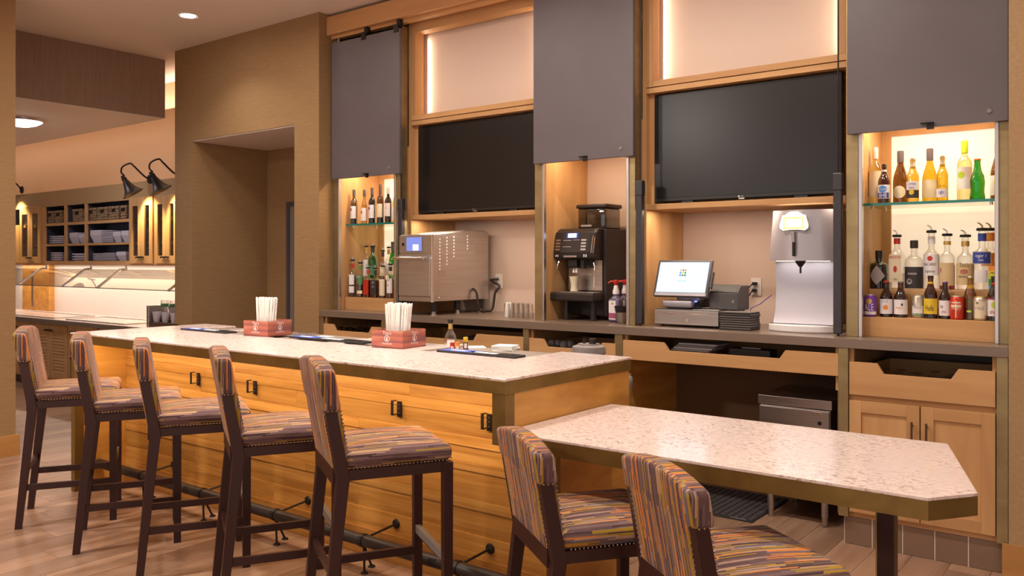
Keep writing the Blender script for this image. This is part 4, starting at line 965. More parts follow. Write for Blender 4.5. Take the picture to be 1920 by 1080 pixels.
for k in range(7): sc_.sphere((ox1, Y0+.08+k*.08, oz0+.03), .004, 8, 5)
obj('screws', sc_, 'chrome', ov, world=True)
obj('warning_plate', MB().box(ox1, ox1+.0015, Y0+D*.75, Y0+D*.93, oz1-.16, oz1-.05), 'steel_h', ov, world=True)
obj('warning_plate', MB().box(ox1, ox1+.0015, Y0+.07, Y0+.15, oz1-.33, oz1-.28), 'steel_h', ov, world=True)
for fx in (ox0+.06, ox1-.04):
    for fy in (Y0+.06, Y0+D*.5, oyb-.06):
        f = obj('foot', MB().cyl(fx, fy, CZ+.03, oz0+.005, .024, 16), 'black_plastic', ov, world=True, smooth=True)
        obj('foot_tip', MB().lathe([(.026, CZ+.001), (.026, CZ+.008), (.016, CZ+.012), (.016, CZ+.032)], 16, fx, fy), 'steel_h', f, world=True, smooth=True)
cx = ox1+.01
cd = tag(obj('power_cord', MB().tube(spline([(cx-.01, oyb-.20, oz0+.09), (cx+.03, oyb-.20, oz0+.05), (cx+.045, oyb-.19, CZ+.03), (cx+.05, oyb-.10, CZ+.014), (cx+.05, oyb-.02, CZ+.03), (cx+.06, oyb, oz0+.05), (cx+.09, oyb+.02, OUT1.z-.04), (OUT1.x-.06, 5.56, OUT1.z+.005), (OUT1.x-.02, 5.572, OUT1.z+.015), (OUT1.x, 5.588, OUT1.z+.02)]), .010, 8), 'brown_black', smooth=True), 'thick black power cord from the steel oven to its outlet', 'cord')
# glasses turned over beside the oven
gl = MB().lathe([(.019,0),(.0195,.003),(.0225,.105),(.0215,.108),(.0205,.105),(.0175,.006),(.0001,.006)], 20).mesh('glass', True); gl.materials.append(MT['clear_glass'])
for i, (px, dy) in enumerate([(950,5.05),(959,5.07),(968,5.05),(977,5.07),(986,5.05),(995,5.07),(955,5.16),(966,5.16),(977,5.16),(988,5.16)]):
    o = bpy.data.objects.new('drinking_glass', gl); COL.objects.link(o); o.location = (XA(px, dy), dy, CZ+.112); o.rotation_euler = (PI, 0, 0); o.location.z = CZ+.1085
    tag(o, 'small clear glass upside down in the cluster beside the steel oven', 'glass', 'clear glasses beside the oven')
tag(rebase(obj('card_holder', MB().prism([(5.10,CZ),(5.14,CZ),(5.13,CZ+.11),(5.125,CZ+.11)], XA(945,5.1), XA(945,5.1)+.05, 'x'), 'white_paper'), (XA(945,5.1), 5.12, CZ)), 'small white paper tent behind the clear glasses', 'card')

# ------------------------------------------------------------------ coffee machine
Yc = 5.10; c0, c1 = XA(1040, Yc), XA(1112, Yc)
cm = thing('coffee_machine', 'black automatic coffee machine with bean hopper in its alcove', 'coffee machine', ((c0+c1)/2, 5.3, CZ))
zt, zb_ = ZA(1075, 428, Yc), ZA(1075, 488, Yc)
W = c1-c0
head = [(Yc+.02, zb_), (Yc+.45, zb_), (Yc+.45, zt), (Yc+.06, zt), (Yc+.01, zt-.03), (Yc-.015, zb_+.06), (Yc-.015, zb_+.015)]
obj('head', MB().prism(head, c0, c1+.02, 'x'), 'black_plastic', cm, world=True, bev=.008)
# control face, following the sloped front
def face(u, v, off=.002):       # u 0..1 across, v 0..1 up the sloped front
    y = Yc-.015 + (.025)*v - off; z = zb_+.06 + (zt-.03-zb_-.06)*v
    return (c0+.01+u*(W-.05), y, z)
def plate(name, u0, u1, v0, v1, mt, off=.003):
    obj(name, MB().quad(face(u0,v0,off), face(u1,v0,off), face(u1,v1,off), face(u0,v1,off)), mt, cm, world=True)
plate('control_face', -.02, 1.03, -.02, 1.0, 'brown_black', .001)
plate('display_frame', .32, .70, .70, .98, 'blue', .0025)
plate('display', .38, .64, .74, .95, 'screen_glow', .004)
for v in (.56, .40, .24, .08):
    plate('key', .02, .17, v, v+.09, 'silver', .004); plate('key', .80, .95, v, v+.09, 'silver', .004)
for v in (.58, .25): plate('key_bar', .25, .5, v, v+.03, 'silver', .004)
plate('key_bar', .55, .75, .60, .62, 'silver', .004)
obj('front_slots', MB().box(c0+.02, c0+.028, Yc-.018, Yc-.014, zb_+.025, zb_+.04).box(c0+.036, c0+.044, Yc-.018, Yc-.014, zb_+.025, zb_+.04).box(c1-.07, c1-.062, Yc-.018, Yc-.014, zb_+.022, zb_+.042).box(c1-.052, c1-.044, Yc-.018, Yc-.014, zb_+.022, zb_+.042), 'label_white', cm, world=True)
obj('name_strip', box(c0+.09, c0+.20, Yc-.0175, Yc-.0155, zb_+.022, zb_+.034), 'silver', cm, world=True)
obj('chrome_trim', MB().tube([(c1-.005, Yc-.02, zb_+.05), (c1-.002, Yc+.0, zt-.07), (c1, Yc+.04, zt-.005)], .004).tube([(c1+.008, Yc-.015, zb_+.05), (c1+.012, Yc+.005, zt-.07), (c1+.014, Yc+.045, zt-.005)], .004), 'chrome', cm, world=True)
bz0 = ZA(1075, 545, Yc)
obj('body', MB().rbox(c0+.03, c1+.018, Yc+.13, Yc+.45, CZ+.03, zb_+.01, .006, 2), 'black_plastic', cm, world=True)
obj('side_cover', MB().rbox(c1+.02, c1+.05, Yc+.10, Yc+.455, CZ+.03, zt-.005, .006, 2), 'brown_black', cm, world=True)
obj('back_splash', box(c0+.04, c1+.0, Yc+.122, Yc+.13, bz0, zb_), 'steel_h', cm, world=True)
obj('tray', MB().rbox(c0-.03, c1+.03, Yc-.05, Yc+.20, bz0-.075, bz0-.012, .015, 3), 'brown_black', cm, world=True)
obj('drip_grille', MB().box(c0-.01, c1+.02, Yc-.035, Yc+.12, bz0-.013, bz0-.008), 'steel_h', cm, world=True)
obj('dispenser', MB().rbox((c0+c1)/2-.06, (c0+c1)/2+.02, Yc+.01, Yc+.09, zb_-.055, zb_+.01, .01, 2).cyl((c0+c1)/2+.05, Yc+.05, zb_-.06, zb_, .025, 16), 'black_plastic', cm, world=True)
obj('nozzle', MB().tube([((c0+c1)/2-.02, Yc+.04, zb_-.05), ((c0+c1)/2-.02, Yc+.03, zb_-.09)], .008).tube([((c0+c1)/2, Yc+.04, zb_-.05), ((c0+c1)/2+.004, Yc+.03, zb_-.09)], .008), 'white_plastic', cm, world=True)
obj('steam_wand', MB().tube([(c1-.01, Yc+.02, zb_), (c1+.01, Yc-.01, zb_-.02), (c1+.025, Yc-.02, zb_-.045), (c1+.02, Yc-.02, bz0+.03)], .006, 10), 'chrome', cm, world=True, smooth=True)
obj('hot_water_spout', MB().tube([(c0+.03, Yc+.02, zb_), (c0+.03, Yc+.0, zb_-.03), (c0+.025, Yc-.005, zb_-.06)], .006, 8), 'chrome', cm, world=True, smooth=True)
for fx, fy in ((c0+.09, Yc+.02), (c1-.01, Yc+.02), (c0+.09, Yc+.38), (c1-.01, Yc+.38)):
    obj('leg', MB().cyl(fx, fy, CZ, bz0-.06, .022, 16), 'black_plastic', cm, world=True, smooth=True)
h0, h1 = XA(1086, Yc+.14), XA(1138, Yc+.14); hz0 = zt-.004; hz1 = ZA(1110, 383, Yc+.14)
hp = obj('hopper', MB().rbox(h0, h1, Yc+.12, Yc+.33, hz0, hz1-.03, .012, 3), 'smoke_glass', cm, world=True, smooth=True)
obj('hopper_lid', MB().rbox(h0-.012, h1+.012, Yc+.11, Yc+.34, hz1-.03, hz1, .012, 3), 'brown_black', hp, world=True, smooth=True)
obj('beans', MB().rbox(h0+.006, h1-.006, Yc+.126, Yc+.324, hz0+.002, hz0+(hz1-hz0)*.48, .01, 2), 'brown_dark', hp, world=True)
obj('hopper_plate', box(h0+.03, h0+.12, Yc+.117, Yc+.12, hz0+.018, hz0+.032), 'silver', hp, world=True)
tag(rebase(obj('coffee_cup', MB().lathe([(.026,0),(.03,.004),(.024,.03),(.026,.06),(.036,.11),(.033,.11),(.022,.06),(.0001,.03)], 20, (c0+c1)/2-.015, Yc+.03), 'label_cream', smooth=True), (0,0,0)), 'pale flared glass standing on the coffee machine tray', 'glass').location.z = bz0-.008
# sauce jugs and pitcher in the alcove
def jug(px, lb, Y):
    X = XA(px, Y); t = thing('sauce_jug', lb, 'bottle', (X, Y, CZ), 0, 'sauce jugs with red pumps')
    obj('jug', MB().rbox(-.042, .042, -.035, .035, 0, .165, .014, 3).lathe([(.036,.155),(.034,.17),(.02,.185),(.02,.20)], 20), 'jug_purple', t, smooth=True)
    obj('label', box(-.036, .018, -.0365, -.035, .02, .15), 'label_white', t)
    obj('collar', MB().lathe([(.024,.195),(.024,.215),(.017,.235),(.015,.255)], 18), 'white_plastic', t, smooth=True)
    obj('pump', MB().lathe([(.012,.25),(.012,.268),(.018,.27),(.021,.278),(.020,.292),(.0001,.294)], 18).tube([(0,0,.28),(-.03,-.02,.283),(-.045,-.03,.27)], .006, 8), 'red', t, smooth=True)
    obj('emblem', MB().prism([(-.02,.13),(-.008,.122),(.004,.13),(-.008,.138)], -.0372, -.0366, 'y'), 'gold', t)
    obj('label_band', box(-.036, .018, -.0370, -.0365, .028, .065), 'rose_ink', t)
jug(1155, 'purple sauce jug with red pump and white label beside the coffee machine', 5.12)
jug(1172, 'sauce jug with red pump half hidden by the bronze post', 5.225)
t = thing('steel_cup', 'steel cup with black collar at the foot of the bronze post', 'cup', (XA(1166, 5.05), 5.05, CZ))
obj('cup', MB().lathe([(.024,0),(.032,.01),(.042,.08),(.040,.08),(.0001,.02)], 22), 'steel_h', t, smooth=True)
obj('collar', MB().lathe([(.043,.075),(.052,.118),(.048,.118),(.041,.078)], 22), 'black_plastic', t, smooth=True)

# ------------------------------------------------------------------ register
Yr = 4.985; r0, r1 = XA(1227, Yr), XA(1347, Yr); rz1 = ZA(1227, 580, Yr)
cdw = thing('cash_drawer', 'steel-fronted cash drawer under the register screen', 'cash drawer', ((r0+r1)/2, Yr+.2, CZ))
obj('case', box(r0, r1, Yr+.012, Yr+.42, CZ+.012, rz1+.006), 'grey_plastic', cdw, world=True, bev=.003)
obj('front', box(r0+.001, r1-.001, Yr, Yr+.012, CZ+.016, rz1), 'steel_h', cdw, world=True, bev=.002)
obj('slot', box(r0+.06, r0+.18, Yr-.002, Yr+.002, CZ+.085, CZ+.090), 'chrome', cdw, world=True)
obj('slot', box(r1-.19, r1-.07, Yr-.002, Yr+.002, CZ+.085, CZ+.090), 'chrome', cdw, world=True)
obj('lock', MB().lathe([(.0001,0),(.010,0),(.012,.004),(.012,.006)], 18).xf(Matrix.Translation(((r0+r1)/2+.01, Yr-.006, CZ+.045)) @ Matrix.Rotation(-PI/2, 4, 'X')), 'chrome', cdw, world=True)
for fx in (r0+.04, r1-.04):
    for fy in (Yr+.04, Yr+.38): obj('foot', MB().cyl(fx, fy, CZ, CZ+.014, .012, 12), 'black_plastic', cdw, world=True)
dt = rz1+.006
Ys = 4.99
pos = thing('register_screen', 'touch-screen register tilted back on the cash drawer', 'register', ((r0+r1)/2-.05, Yr+.15, dt))
T = Matrix.Translation((XA(1276, Ys), Ys+.03, ZA(1276, 522, Ys))) @ Matrix.Rotation(math.radians(-20), 4, 'X')
sw, sh = (XA(1330, Ys)-XA(1228, Ys))/2, .125
obj('monitor', MB().rbox(-sw, sw, -.006, .022, -sh, sh, .008, 3).xf(T), 'grey_plastic', pos, world=True, smooth=True)
obj('screen', MB().box(-sw+.018, sw-.018, -.008, -.005, -sh+.028, sh-.018).xf(T), 'screen_white', pos, world=True)
obj('chin', MB().box(-sw+.012, sw-.012, -.0075, -.005, -sh+.005, -sh+.024).xf(T), 'silver_paint', pos, world=True)
cols = ['gold', 'grey_mid', 'orange', 'blue_bright', 'lime', 'green', 'blue_bright', 'grey_mid', 'green']
for k in range(9):
    u, v = (k % 3-1)*.017, (1-k//3)*.017+.035
    obj('logo_dot', MB().add([(u+.0075*math.cos(i*PI/5), -.0088, v+.0075*math.sin(i*PI/5)) for i in range(10)], [tuple(range(10))]).xf(T), cols[k], pos, world=True)
obj('screen_lettering', text('welcome', .012).xf(T @ Matrix.Translation((0, -.0088, -.025))), 'blue_bright', pos, world=True)
obj('side_reader', MB().rbox(sw, sw+.012, .0, .03, -.06, .05, .003, 2).xf(T), 'grey_plastic', pos, world=True)
bx = XA(1276, Ys)
obj('stand', MB().rbox(bx-.135, bx+.075, Ys-.0, Ys+.22, dt+.010, dt+.058, .014, 3).rbox(bx-.06, bx+.10, Ys+.06, Ys+.18, dt+.05, dt+.17, .01, 2), 'silver_paint', pos, world=True, smooth=True)
obj('stand_side', MB().prism([(Ys+.02, dt+.012),(Ys+.22, dt+.012),(Ys+.20, dt+.10),(Ys+.08, dt+.06)], bx+.075, bx+.12, 'x'), 'black_plastic', pos, world=True)
obj('stand_foot', MB().box(bx-.11, bx+.05, Ys+.03, Ys+.20, dt, dt+.012), 'black_plastic', pos, world=True)
obj('power_light', box(bx+.085, bx+.100, Ys+.025, Ys+.032, dt+.048, dt+.056), 'led_blue', pos, world=True)
# receipt printer
Yp = 5.06; p0, p1 = XA(1329, Yp), XA(1383, Yp)
pr = thing('receipt_printer', 'dark grey receipt printer beside the register screen', 'printer', ((p0+p1)/2, Yp+.08, dt))
ph = .155
obj('body', MB().prism([(Yp, dt), (Yp+.19, dt), (Yp+.19, dt+ph), (Yp+.05, dt+ph), (Yp, dt+ph*.72)], p0, p1, 'x'), 'grey_plastic', pr, world=True, bev=.008)
obj('paper_slot', MB().box(p0+.03, p1-.05, Yp+.10, Yp+.115, dt+ph-.001, dt+ph+.002), 'black_plastic', pr, world=True)
obj('cover', MB().prism([(Yp+.004, dt+ph*.74), (Yp+.05, dt+ph+.002), (Yp+.055, dt+ph+.006), (Yp-.002, dt+ph*.74)], p0+.008, p1-.008, 'x'), 'black_plastic', pr, world=True)
obj('button', MB().lathe([(.0001,0),(.009,0),(.010,.004)], 14).xf(Matrix.Translation((p1-.03, Yp-.004, dt+.055)) @ Matrix.Rotation(-PI/2, 4, 'X')), 'grey_mid', pr, world=True)
tag(rebase(obj('paper_slip', MB().box(XA(1300,Yr+.03), XA(1345,Yr+.03), Yr+.02, Yr+.06, dt, dt+.0015), 'white_paper'), (XA(1320,Yr+.03), Yr+.04, dt)), 'white paper slip lying on the cash drawer', 'paper')
# stacked check presenters
k0, k1 = XA(1349, 4.96), XA(1349, 4.96)+.20
hk_ = (ZA(1349, 584, 4.96)-CZ)/8
for i in range(8):
    o = obj('check_presenter', MB().box(-.1, .1, -.0, .15, 0, hk_*.72).box(-.1, .1, -.001, .001, hk_*.30, hk_*.45), 'black_plastic', bev=.0015)
    o.location = (k0+.1+random.uniform(-.004, .006), 4.965+random.uniform(-.004, .004), CZ+i*hk_)
    obj('page_edge', box(-.098, .098, -.0015, .148, hk_*.72, hk_*.99), 'grey_mid', o)
    tag(o, ['bottom', 'second lowest', 'third lowest', 'fourth lowest', 'fourth from the top', 'third from the top', 'second from the top', 'topmost'][i]+' black check presenter in the stack beside the cash drawer', 'folder', 'stacked check presenters')
# cables at the outlet
tag(obj('black_cable', MB().rbox(OUT2.x-.02, OUT2.x+.012, 5.565, 5.59, OUT2.z-.034, OUT2.z-.012, .004, 2).rbox(OUT2.x-.02, OUT2.x+.012, 5.565, 5.59, OUT2.z+.012, OUT2.z+.034, .004, 2).tube([(OUT2.x-.015, 5.57, OUT2.z+.022), (OUT2.x-.05, 5.55, OUT2.z-.02), (OUT2.x-.09, 5.52, OUT2.z-.12), (OUT2.x-.10, 5.48, OUT2.z-.2), (OUT2.x-.14, 5.44, CZ+.02)], .004).tube([(OUT2.x-.015, 5.57, OUT2.z-.022), (OUT2.x-.06, 5.55, OUT2.z-.10), (OUT2.x-.06, 5.5, OUT2.z-.22), (OUT2.x-.09, 5.45, CZ+.02)], .004), 'black_plastic', smooth=True), 'two black plugs and cables hanging from the outlet behind the printer', 'cord')
tag(obj('blue_cable', MB().tube([(XA(1402,5.2), 5.2, CZ+.05), (XA(1408,5.25), 5.25, ZA(1408,578,5.25)), (XA(1425,5.3), 5.3, ZA(1425,570,5.3)), (XA(1447,5.3), 5.3, ZA(1447,553,5.3))], .003), 'violet_ink', smooth=True), 'thin blue cable looping behind the white beer tap', 'cord')
tag(obj('clear_tape_dispenser', MB().rbox(XA(1411,5.12), XA(1411,5.12)+.04, 5.10, 5.14, CZ, CZ+.05, .008, 2), 'clear_glass', smooth=True), 'small clear plastic item between presenters and beer tap', 'holder')

# ------------------------------------------------------------------ silver beer tap tower
Yt = 5.02; tcx = (XA(1442, 5.10)+XA(1567, 5.10))/2; tw = (XA(1567, 5.10)-XA(1442, 5.10))/2
tp_ = thing('beer_tap', 'silver beer tap tower with glowing sign on the back counter', 'beer tap', (tcx, Yt+.18, CZ))
ztop, zmid = ZA(1500, 393, Yt+.04), ZA(1500, 489, Yt+.04)
def curved(x0, x1, yf, yb, bulge, n=12):
    pts = [(x0 + (x1-x0)*i/n, yf - bulge*(1-((i/n)*2-1)**2)) for i in range(n+1)]
    return pts + [(x1, yb), (x0, yb)]
mb = MB(); lo = curved(tcx-tw, tcx+tw, Yt+.08, Yt+.40, .06); hi = curved(tcx-tw*.90, tcx+tw*.90, Yt+.10, Yt+.40, .055)
n = len(lo); mb.add([(u, v, zmid) for u, v in lo] + [(u, v, min(ztop, 1.888)) for u, v in hi], [tuple(reversed(range(n))), tuple(range(n, 2*n))] + [(i, (i+1) % n, n+(i+1) % n, n+i) for i in range(n)])
obj('hood', mb, 'silver_paint', tp_, world=True, smooth=True)
# concave column below the hood
mb = MB(); prof_ = [(zmid, .15), (zmid-.15, .165), (zmid-.30, .15), (zmid-.40, .10), (CZ+.05, .05)]
N_ = len(prof_)
for x in (tcx-tw*.93, tcx+tw*.93):
    for z, yo in prof_: mb.v.append((x, Yt+yo, z))
for i in range(N_-1): mb.f.append((i, i+1, N_+i+1, N_+i))
b_ = len(mb.v)
for x in (tcx-tw*.93, tcx+tw*.93):
    for z, yo in prof_: mb.v.append((x, Yt+.40, z))
for i in range(N_-1):
    mb.f.append((b_+i, b_+N_+i, b_+N_+i+1, b_+i+1)); mb.f.append((i, b_+i, b_+i+1, i+1)); mb.f.append((N_+i, N_+i+1, b_+N_+i+1, b_+N_+i))
obj('column', mb, 'silver_paint', tp_, world=True, smooth=True)
base = curved(tcx-tw*.98, tcx+tw*.98, Yt+.06, Yt+.40, .07)
obj('drip_tray', MB().prism(base, CZ, CZ+.045, 'z'), 'white_plastic', tp_, world=True, bev=.008)
lamp_area('tap_lamp', (tcx, Yt+.10, zmid-.006), .6, tw*1.6, .03, color=(1,.96,.93))
obj('light_bar', box(tcx-tw*.8, tcx+tw*.8, Yt+.09, Yt+.11, zmid-.004, zmid), 'sign_text', tp_, world=True)
fy = Yt+.025; fx = tcx-.01
obj('spout', MB().lathe([(.032, zmid), (.028, zmid-.012), (.014, zmid-.03), (.012, zmid-.035), (.006, zmid-.037), (.006, zmid-.075)], 16, fx+.012, Yt+.055), 'dark_metal', tp_, world=True, smooth=True)
zs0 = ZA(1488, 433, fy)
obj('tap_handle', MB().tube([(fx-.02, fy-.008, zs0-.005), (fx-.015, fy-.01, zs0-.08)], [.012, .009], 12), 'silver_paint', tp_, world=True, smooth=True)
obj('tap_grip', MB().rbox(fx-.022, fx-.006, fy-.022, fy-.004, zs0-.15, zs0-.065, .005, 2), 'dark_metal', tp_, world=True)
# glowing crest-shaped sign
sg = [(-.098,-.045),(-.075,-.06),(-.03,-.054),(.03,-.054),(.075,-.06),(.098,-.045),(.10,-.02),(.088,.02),(.082,.045),(.06,.05),(.045,.062),(.02,.072),(-.02,.072),(-.045,.062),(-.06,.05),(-.082,.045),(-.088,.02),(-.10,-.02)]
sxc, szc = XA(1489, fy), ZA(1489, 416, fy)
sign = obj('sign', MB().prism([(sxc+u*.86, szc+v*.86) for u, v in sg], fy-.008, fy+.008, 'y'), 'sign_glow', tp_, world=True)
obj('sign_border', MB().prism([(sxc+u*.91, szc+v*.93-.001) for u, v in sg], fy-.004, fy+.006, 'y'), 'grey_mid', sign, world=True)
obj('sign_plaque', box(sxc-.062, sxc+.062, fy-.011, fy-.008, szc-.042, szc+.028), 'sign_yellow', sign, world=True)
obj('sign_field', box(sxc-.052, sxc+.052, fy-.012, fy-.011, szc-.032, szc+.018), 'sign_glow', sign, world=True)
obj('sign_lettering', text('STELLA', .018).xf(Matrix.Translation((sxc, fy-.0128, szc-.004))), 'sign_yellow', sign, world=True)
obj('sign_lettering', text('ARTOIS', .016).xf(Matrix.Translation((sxc, fy-.0128, szc-.027))), 'sign_yellow', sign, world=True)

# ------------------------------------------------------------------ below the counter
Yi = 5.04; i0, i1 = XA(1421, Yi), XA(1560, Yi); iz1 = ZA(1421, 739, Yi); iz0 = ZA(1449, 925, Yi)
ib = thing('ice_bin', 'stainless undercounter bin on four steel legs', 'steel bin', ((i0+i1)/2, 5.3, 0))
obj('body', MB().rbox(i0+.008, i1-.012, Yi+.01, 5.54, iz0, iz1-.06, .004, 2), 'steel_h', ib, world=True)
obj('top', MB().rbox(i0, i1, Yi, 5.55, iz1-.055, iz1, .004, 2), 'steel_h', ib, world=True)
obj('door', MB().rbox(i0+.010, i1-.016, Yi-.004, Yi+.012, iz0+.03, iz1-.065, .003, 2), 'steel_h', ib, world=True)
obj('latch', MB().rbox(i1-.105, i1-.055, Yi-.014, Yi+.0, iz1-.085, iz1-.07, .003, 2), 'chrome', ib, world=True)
obj('lock', MB().lathe([(.0001,0),(.011,0),(.012,.003)], 14).xf(Matrix.Translation((i1-.07, Yi-.008, iz1-.135)) @ Matrix.Rotation(-PI/2, 4, 'X')), 'black_plastic', ib, world=True)
for fx, fy in ((i0+.07, Yi+.03), (i1-.05, Yi+.03), (i0+.07, 5.5), (i1-.05, 5.5)):
    obj('leg', MB().lathe([(.016, .0), (.016, .045), (.020, .05), (.021, iz0+.005)], 18, fx, fy), 'steel_h', ib, world=True, smooth=True)
mt_ = thing('floor_mat', 'black rubber anti-fatigue mat with holes in front of the knee space', 'mat', (-2.4, 5.15, 0))
obj('mat_base', MB().rbox(-2.80, -1.96, 4.86, 5.47, 0, .010, .004, 2), 'rubber', mt_, world=True)
rb = MB()
for i in range(19):
    for j in range(13): 
        x = -2.775+i*.043; y = 4.885+j*.0445
        rb.box(x, x+.030, y, y+.032, .0095, .0135)
g = obj('raised_studs', rb, 'grey_plastic', mt_, world=True); g['kind'] = 'stuff'
obj('mat_tag', box(-2.10, -2.0, 4.868, 4.88, .010, .0105), 'grey_mid', mt_, world=True)
# slim pole seen past the bar end
X, Y = atz(1180, 757, .86).x-.55, 4.25
P = aty(1180, 757, 4.30)
t = thing('stand_pipe', 'slim brass stand pipe with dark cap seen past the bar end', 'pipe', (P.x, 4.30, 0))
zz = ZA(1180, 732, 4.30)
obj('pipe', MB().cyl(0, 0, .0, zz, .010, 12), 'brass_trim', t, smooth=True)
obj('collar', MB().lathe([(.014, zz-.012), (.014, zz), (.010, zz+.003)], 14), 'brass_trim', t, smooth=True)
obj('knob', MB().lathe([(.010, zz), (.016, zz+.02), (.020, zz+.05), (.019, zz+.075), (.010, zz+.085), (.010, zz+.095), (.0001, zz+.096)], 16), 'grey_mid', t, smooth=True)
# things lying in the scooped drawers
def in_drawer(x, y, z, r, h, lb, grp, mt='clear_glass'):
    o = obj('wine_glass', MB().lathe([(r*.85,0),(r,.25*h),(r*.95,.5*h),(r*.55,.68*h),(r*.12,.72*h),(r*.12,.92*h),(r*.8,.97*h),(r*.8,h)], 16), mt, smooth=True)
    o.location = (x, y, z); tag(o, lb, 'glass', grp)
a5, b5 = POSTS[4][1], POSTS[5][0]
zdr = ZA(1592, 739, 4.812)+.013
rr_ = random.Random(3)
for i in range(6):
    for j in range(2):
        in_drawer(a5+.14+i*.085, 4.91+j*.10, zdr, .032, .118+rr_.uniform(-.012, .008), 'stemmed glass stored upside down in the right-hand scooped drawer', 'glasses in the right drawer')
a0_, b0_ = POSTS[0][1], POSTS[1][0]
for i in range(7):
    for j in range(2):
        in_drawer(a0_+.13+i*.07, 4.90+j*.09, .813, .030, .170+rr_.uniform(-.012, .008), 'dark stemmed glass stored in the scooped drawer below the wines', 'glasses in the left drawer', 'smoke_glass')
X = XA(895, 4.95)
tag(rebase(obj('dark_bowl', MB().lathe([(.0001,.185),(.06,.18),(.12,.165),(.165,.12),(.18,.06),(.175,0)], 28, X, 5.02), 'brown_black', smooth=True), (X, 5.02, 0)), 'dark upturned bowl showing above the drawer below the oven', 'bowl').location.z = .813
# balls of rolled cloth and a blender base in the third drawer
for i, px in enumerate((1035, 1046, 1058, 1069)):
    Y = 4.95+.03*(i % 2); o = tag(obj('rolled_cloth', MB().sphere((0,0,.03), .034, 14, 10, .9), 'grey_mid', smooth=True, loc=(XA(px, Y), Y, .935)), 'grey rolled cloth bundle in the drawer beside the blender base', 'cloth', 'rolled cloths in the drawer')
t = thing('cloth_tray', 'dark shallow tray under the rolled cloths in the drawer', 'tray', (XA(1052, 4.965), 4.965, .812))
obj('tray', MB().rbox(-.13, .13, -.10, .10, 0, .124, .006, 2), 'grey_plastic', t)
X, Y = XA(1104, 3.95), 3.95
t = thing('blender_base', 'grey bar blender base standing on the shelf behind the bar end', 'blender', (X, 3.95, .885))
zz = ZA(1104, 634, 3.95)-.885
obj('base', MB().lathe([(.085, 0), (.085, zz-.09), (.095, zz-.08), (.09, zz-.045), (.06, zz-.035), (.06, zz-.03)], 24), 'grey_mid', t, smooth=True)
obj('peg', MB().rbox(.01, .04, -.015, .015, zz-.04, zz, .004, 2), 'black_plastic', t)
obj('peg', MB().cyl(-.03, 0, zz-.04, zz-.005, .008, 12), 'black_plastic', t)
# papers in the wide drawer
a4 = ZA(1300, 655, 4.86)
for i in range(4):
    o = obj('folded_towel', MB().rbox(-.13, .13, -.09, .09, 0, .012, .005, 2), 'label_grey' if i % 2 else 'grey_mid', loc=(XA(1305+i*4, 4.95), 4.95+.006*i, ZA(1166, 673, 4.812)+.013+.06+i*.0125))
    tag(o, ['lowest', 'second', 'third', 'topmost'][i]+' folded grey towel in the wide drawer below the register', 'towel', 'towels in the wide drawer')
o = tag(obj('towel_box', MB().rbox(-.14, .14, -.10, .10, 0, .06, .004, 2), 'brown_dark', loc=(XA(1310, 4.95), 4.955, ZA(1166, 673, 4.812)+.013)), 'dark box under the folded towels in the wide drawer', 'box')
o = tag(obj('black_case', MB().rbox(-.13, .13, -.06, .06, 0, .095, .01, 2), 'black_plastic', loc=(XA(1410, 4.93), 4.94, ZA(1166, 673, 4.812)+.013)), 'black plastic case in the wide drawer below the register', 'case')
obj('grip', MB().rbox(-.06, .06, -.03, -.015, .095, .105, .004, 2), 'silver', o)
# ------------------------------------------------------------------ things on the bar
LEDGE = BZ-.012
def bar_mat(px0, py0, px1, py1, label):
    P, Q = atz(px0, py0, BZ+.004), atz(px1, py1, BZ+.004)
    L_ = .60; t = thing('bar_mat', label, 'bar mat', ((P.x+Q.x)/2, P.y+.045, BZ), 0, 'black bar service mats')
    w2 = (Q.x-P.x)/2
    obj('mat', MB().rbox(-w2, w2, -.045, .045, 0, .012, .003, 2), 'rubber', t)
    obj('printed_panel', box(-w2+.02, -w2+.24, -.042, .042, .012, .0128), 'mat_blue', t)
    obj('printed_stripe', box(-w2+.07, -w2+.17, -.016, .012, .0128, .0132), 'white_paper', t)
    obj('white_panel', MB().prism([(-.06,-.02),(.12,-.028),(.12,.012),(-.06,.020)], .012, .0128, 'z'), 'white_paper', t)
    st_ = MB()
    for i in range(11):
        for j in range(3): st_.box(.14+i*(w2-.16)/11, .14+i*(w2-.16)/11+.008, -.035+j*.025, -.020+j*.025, .012, .0145)
    obj('rubber_studs', st_, 'black_plastic', t)['kind'] = 'stuff'
bar_mat(338, 617.5, 443, 623.5, 'black bar mat with blue print at the far end of the bar')
bar_mat(541, 632.5, 668, 645.5, 'black bar mat with blue print between the two straw boxes')
bar_mat(818, 658.5, 968, 671, 'black bar mat with blue print nearest the bar end')

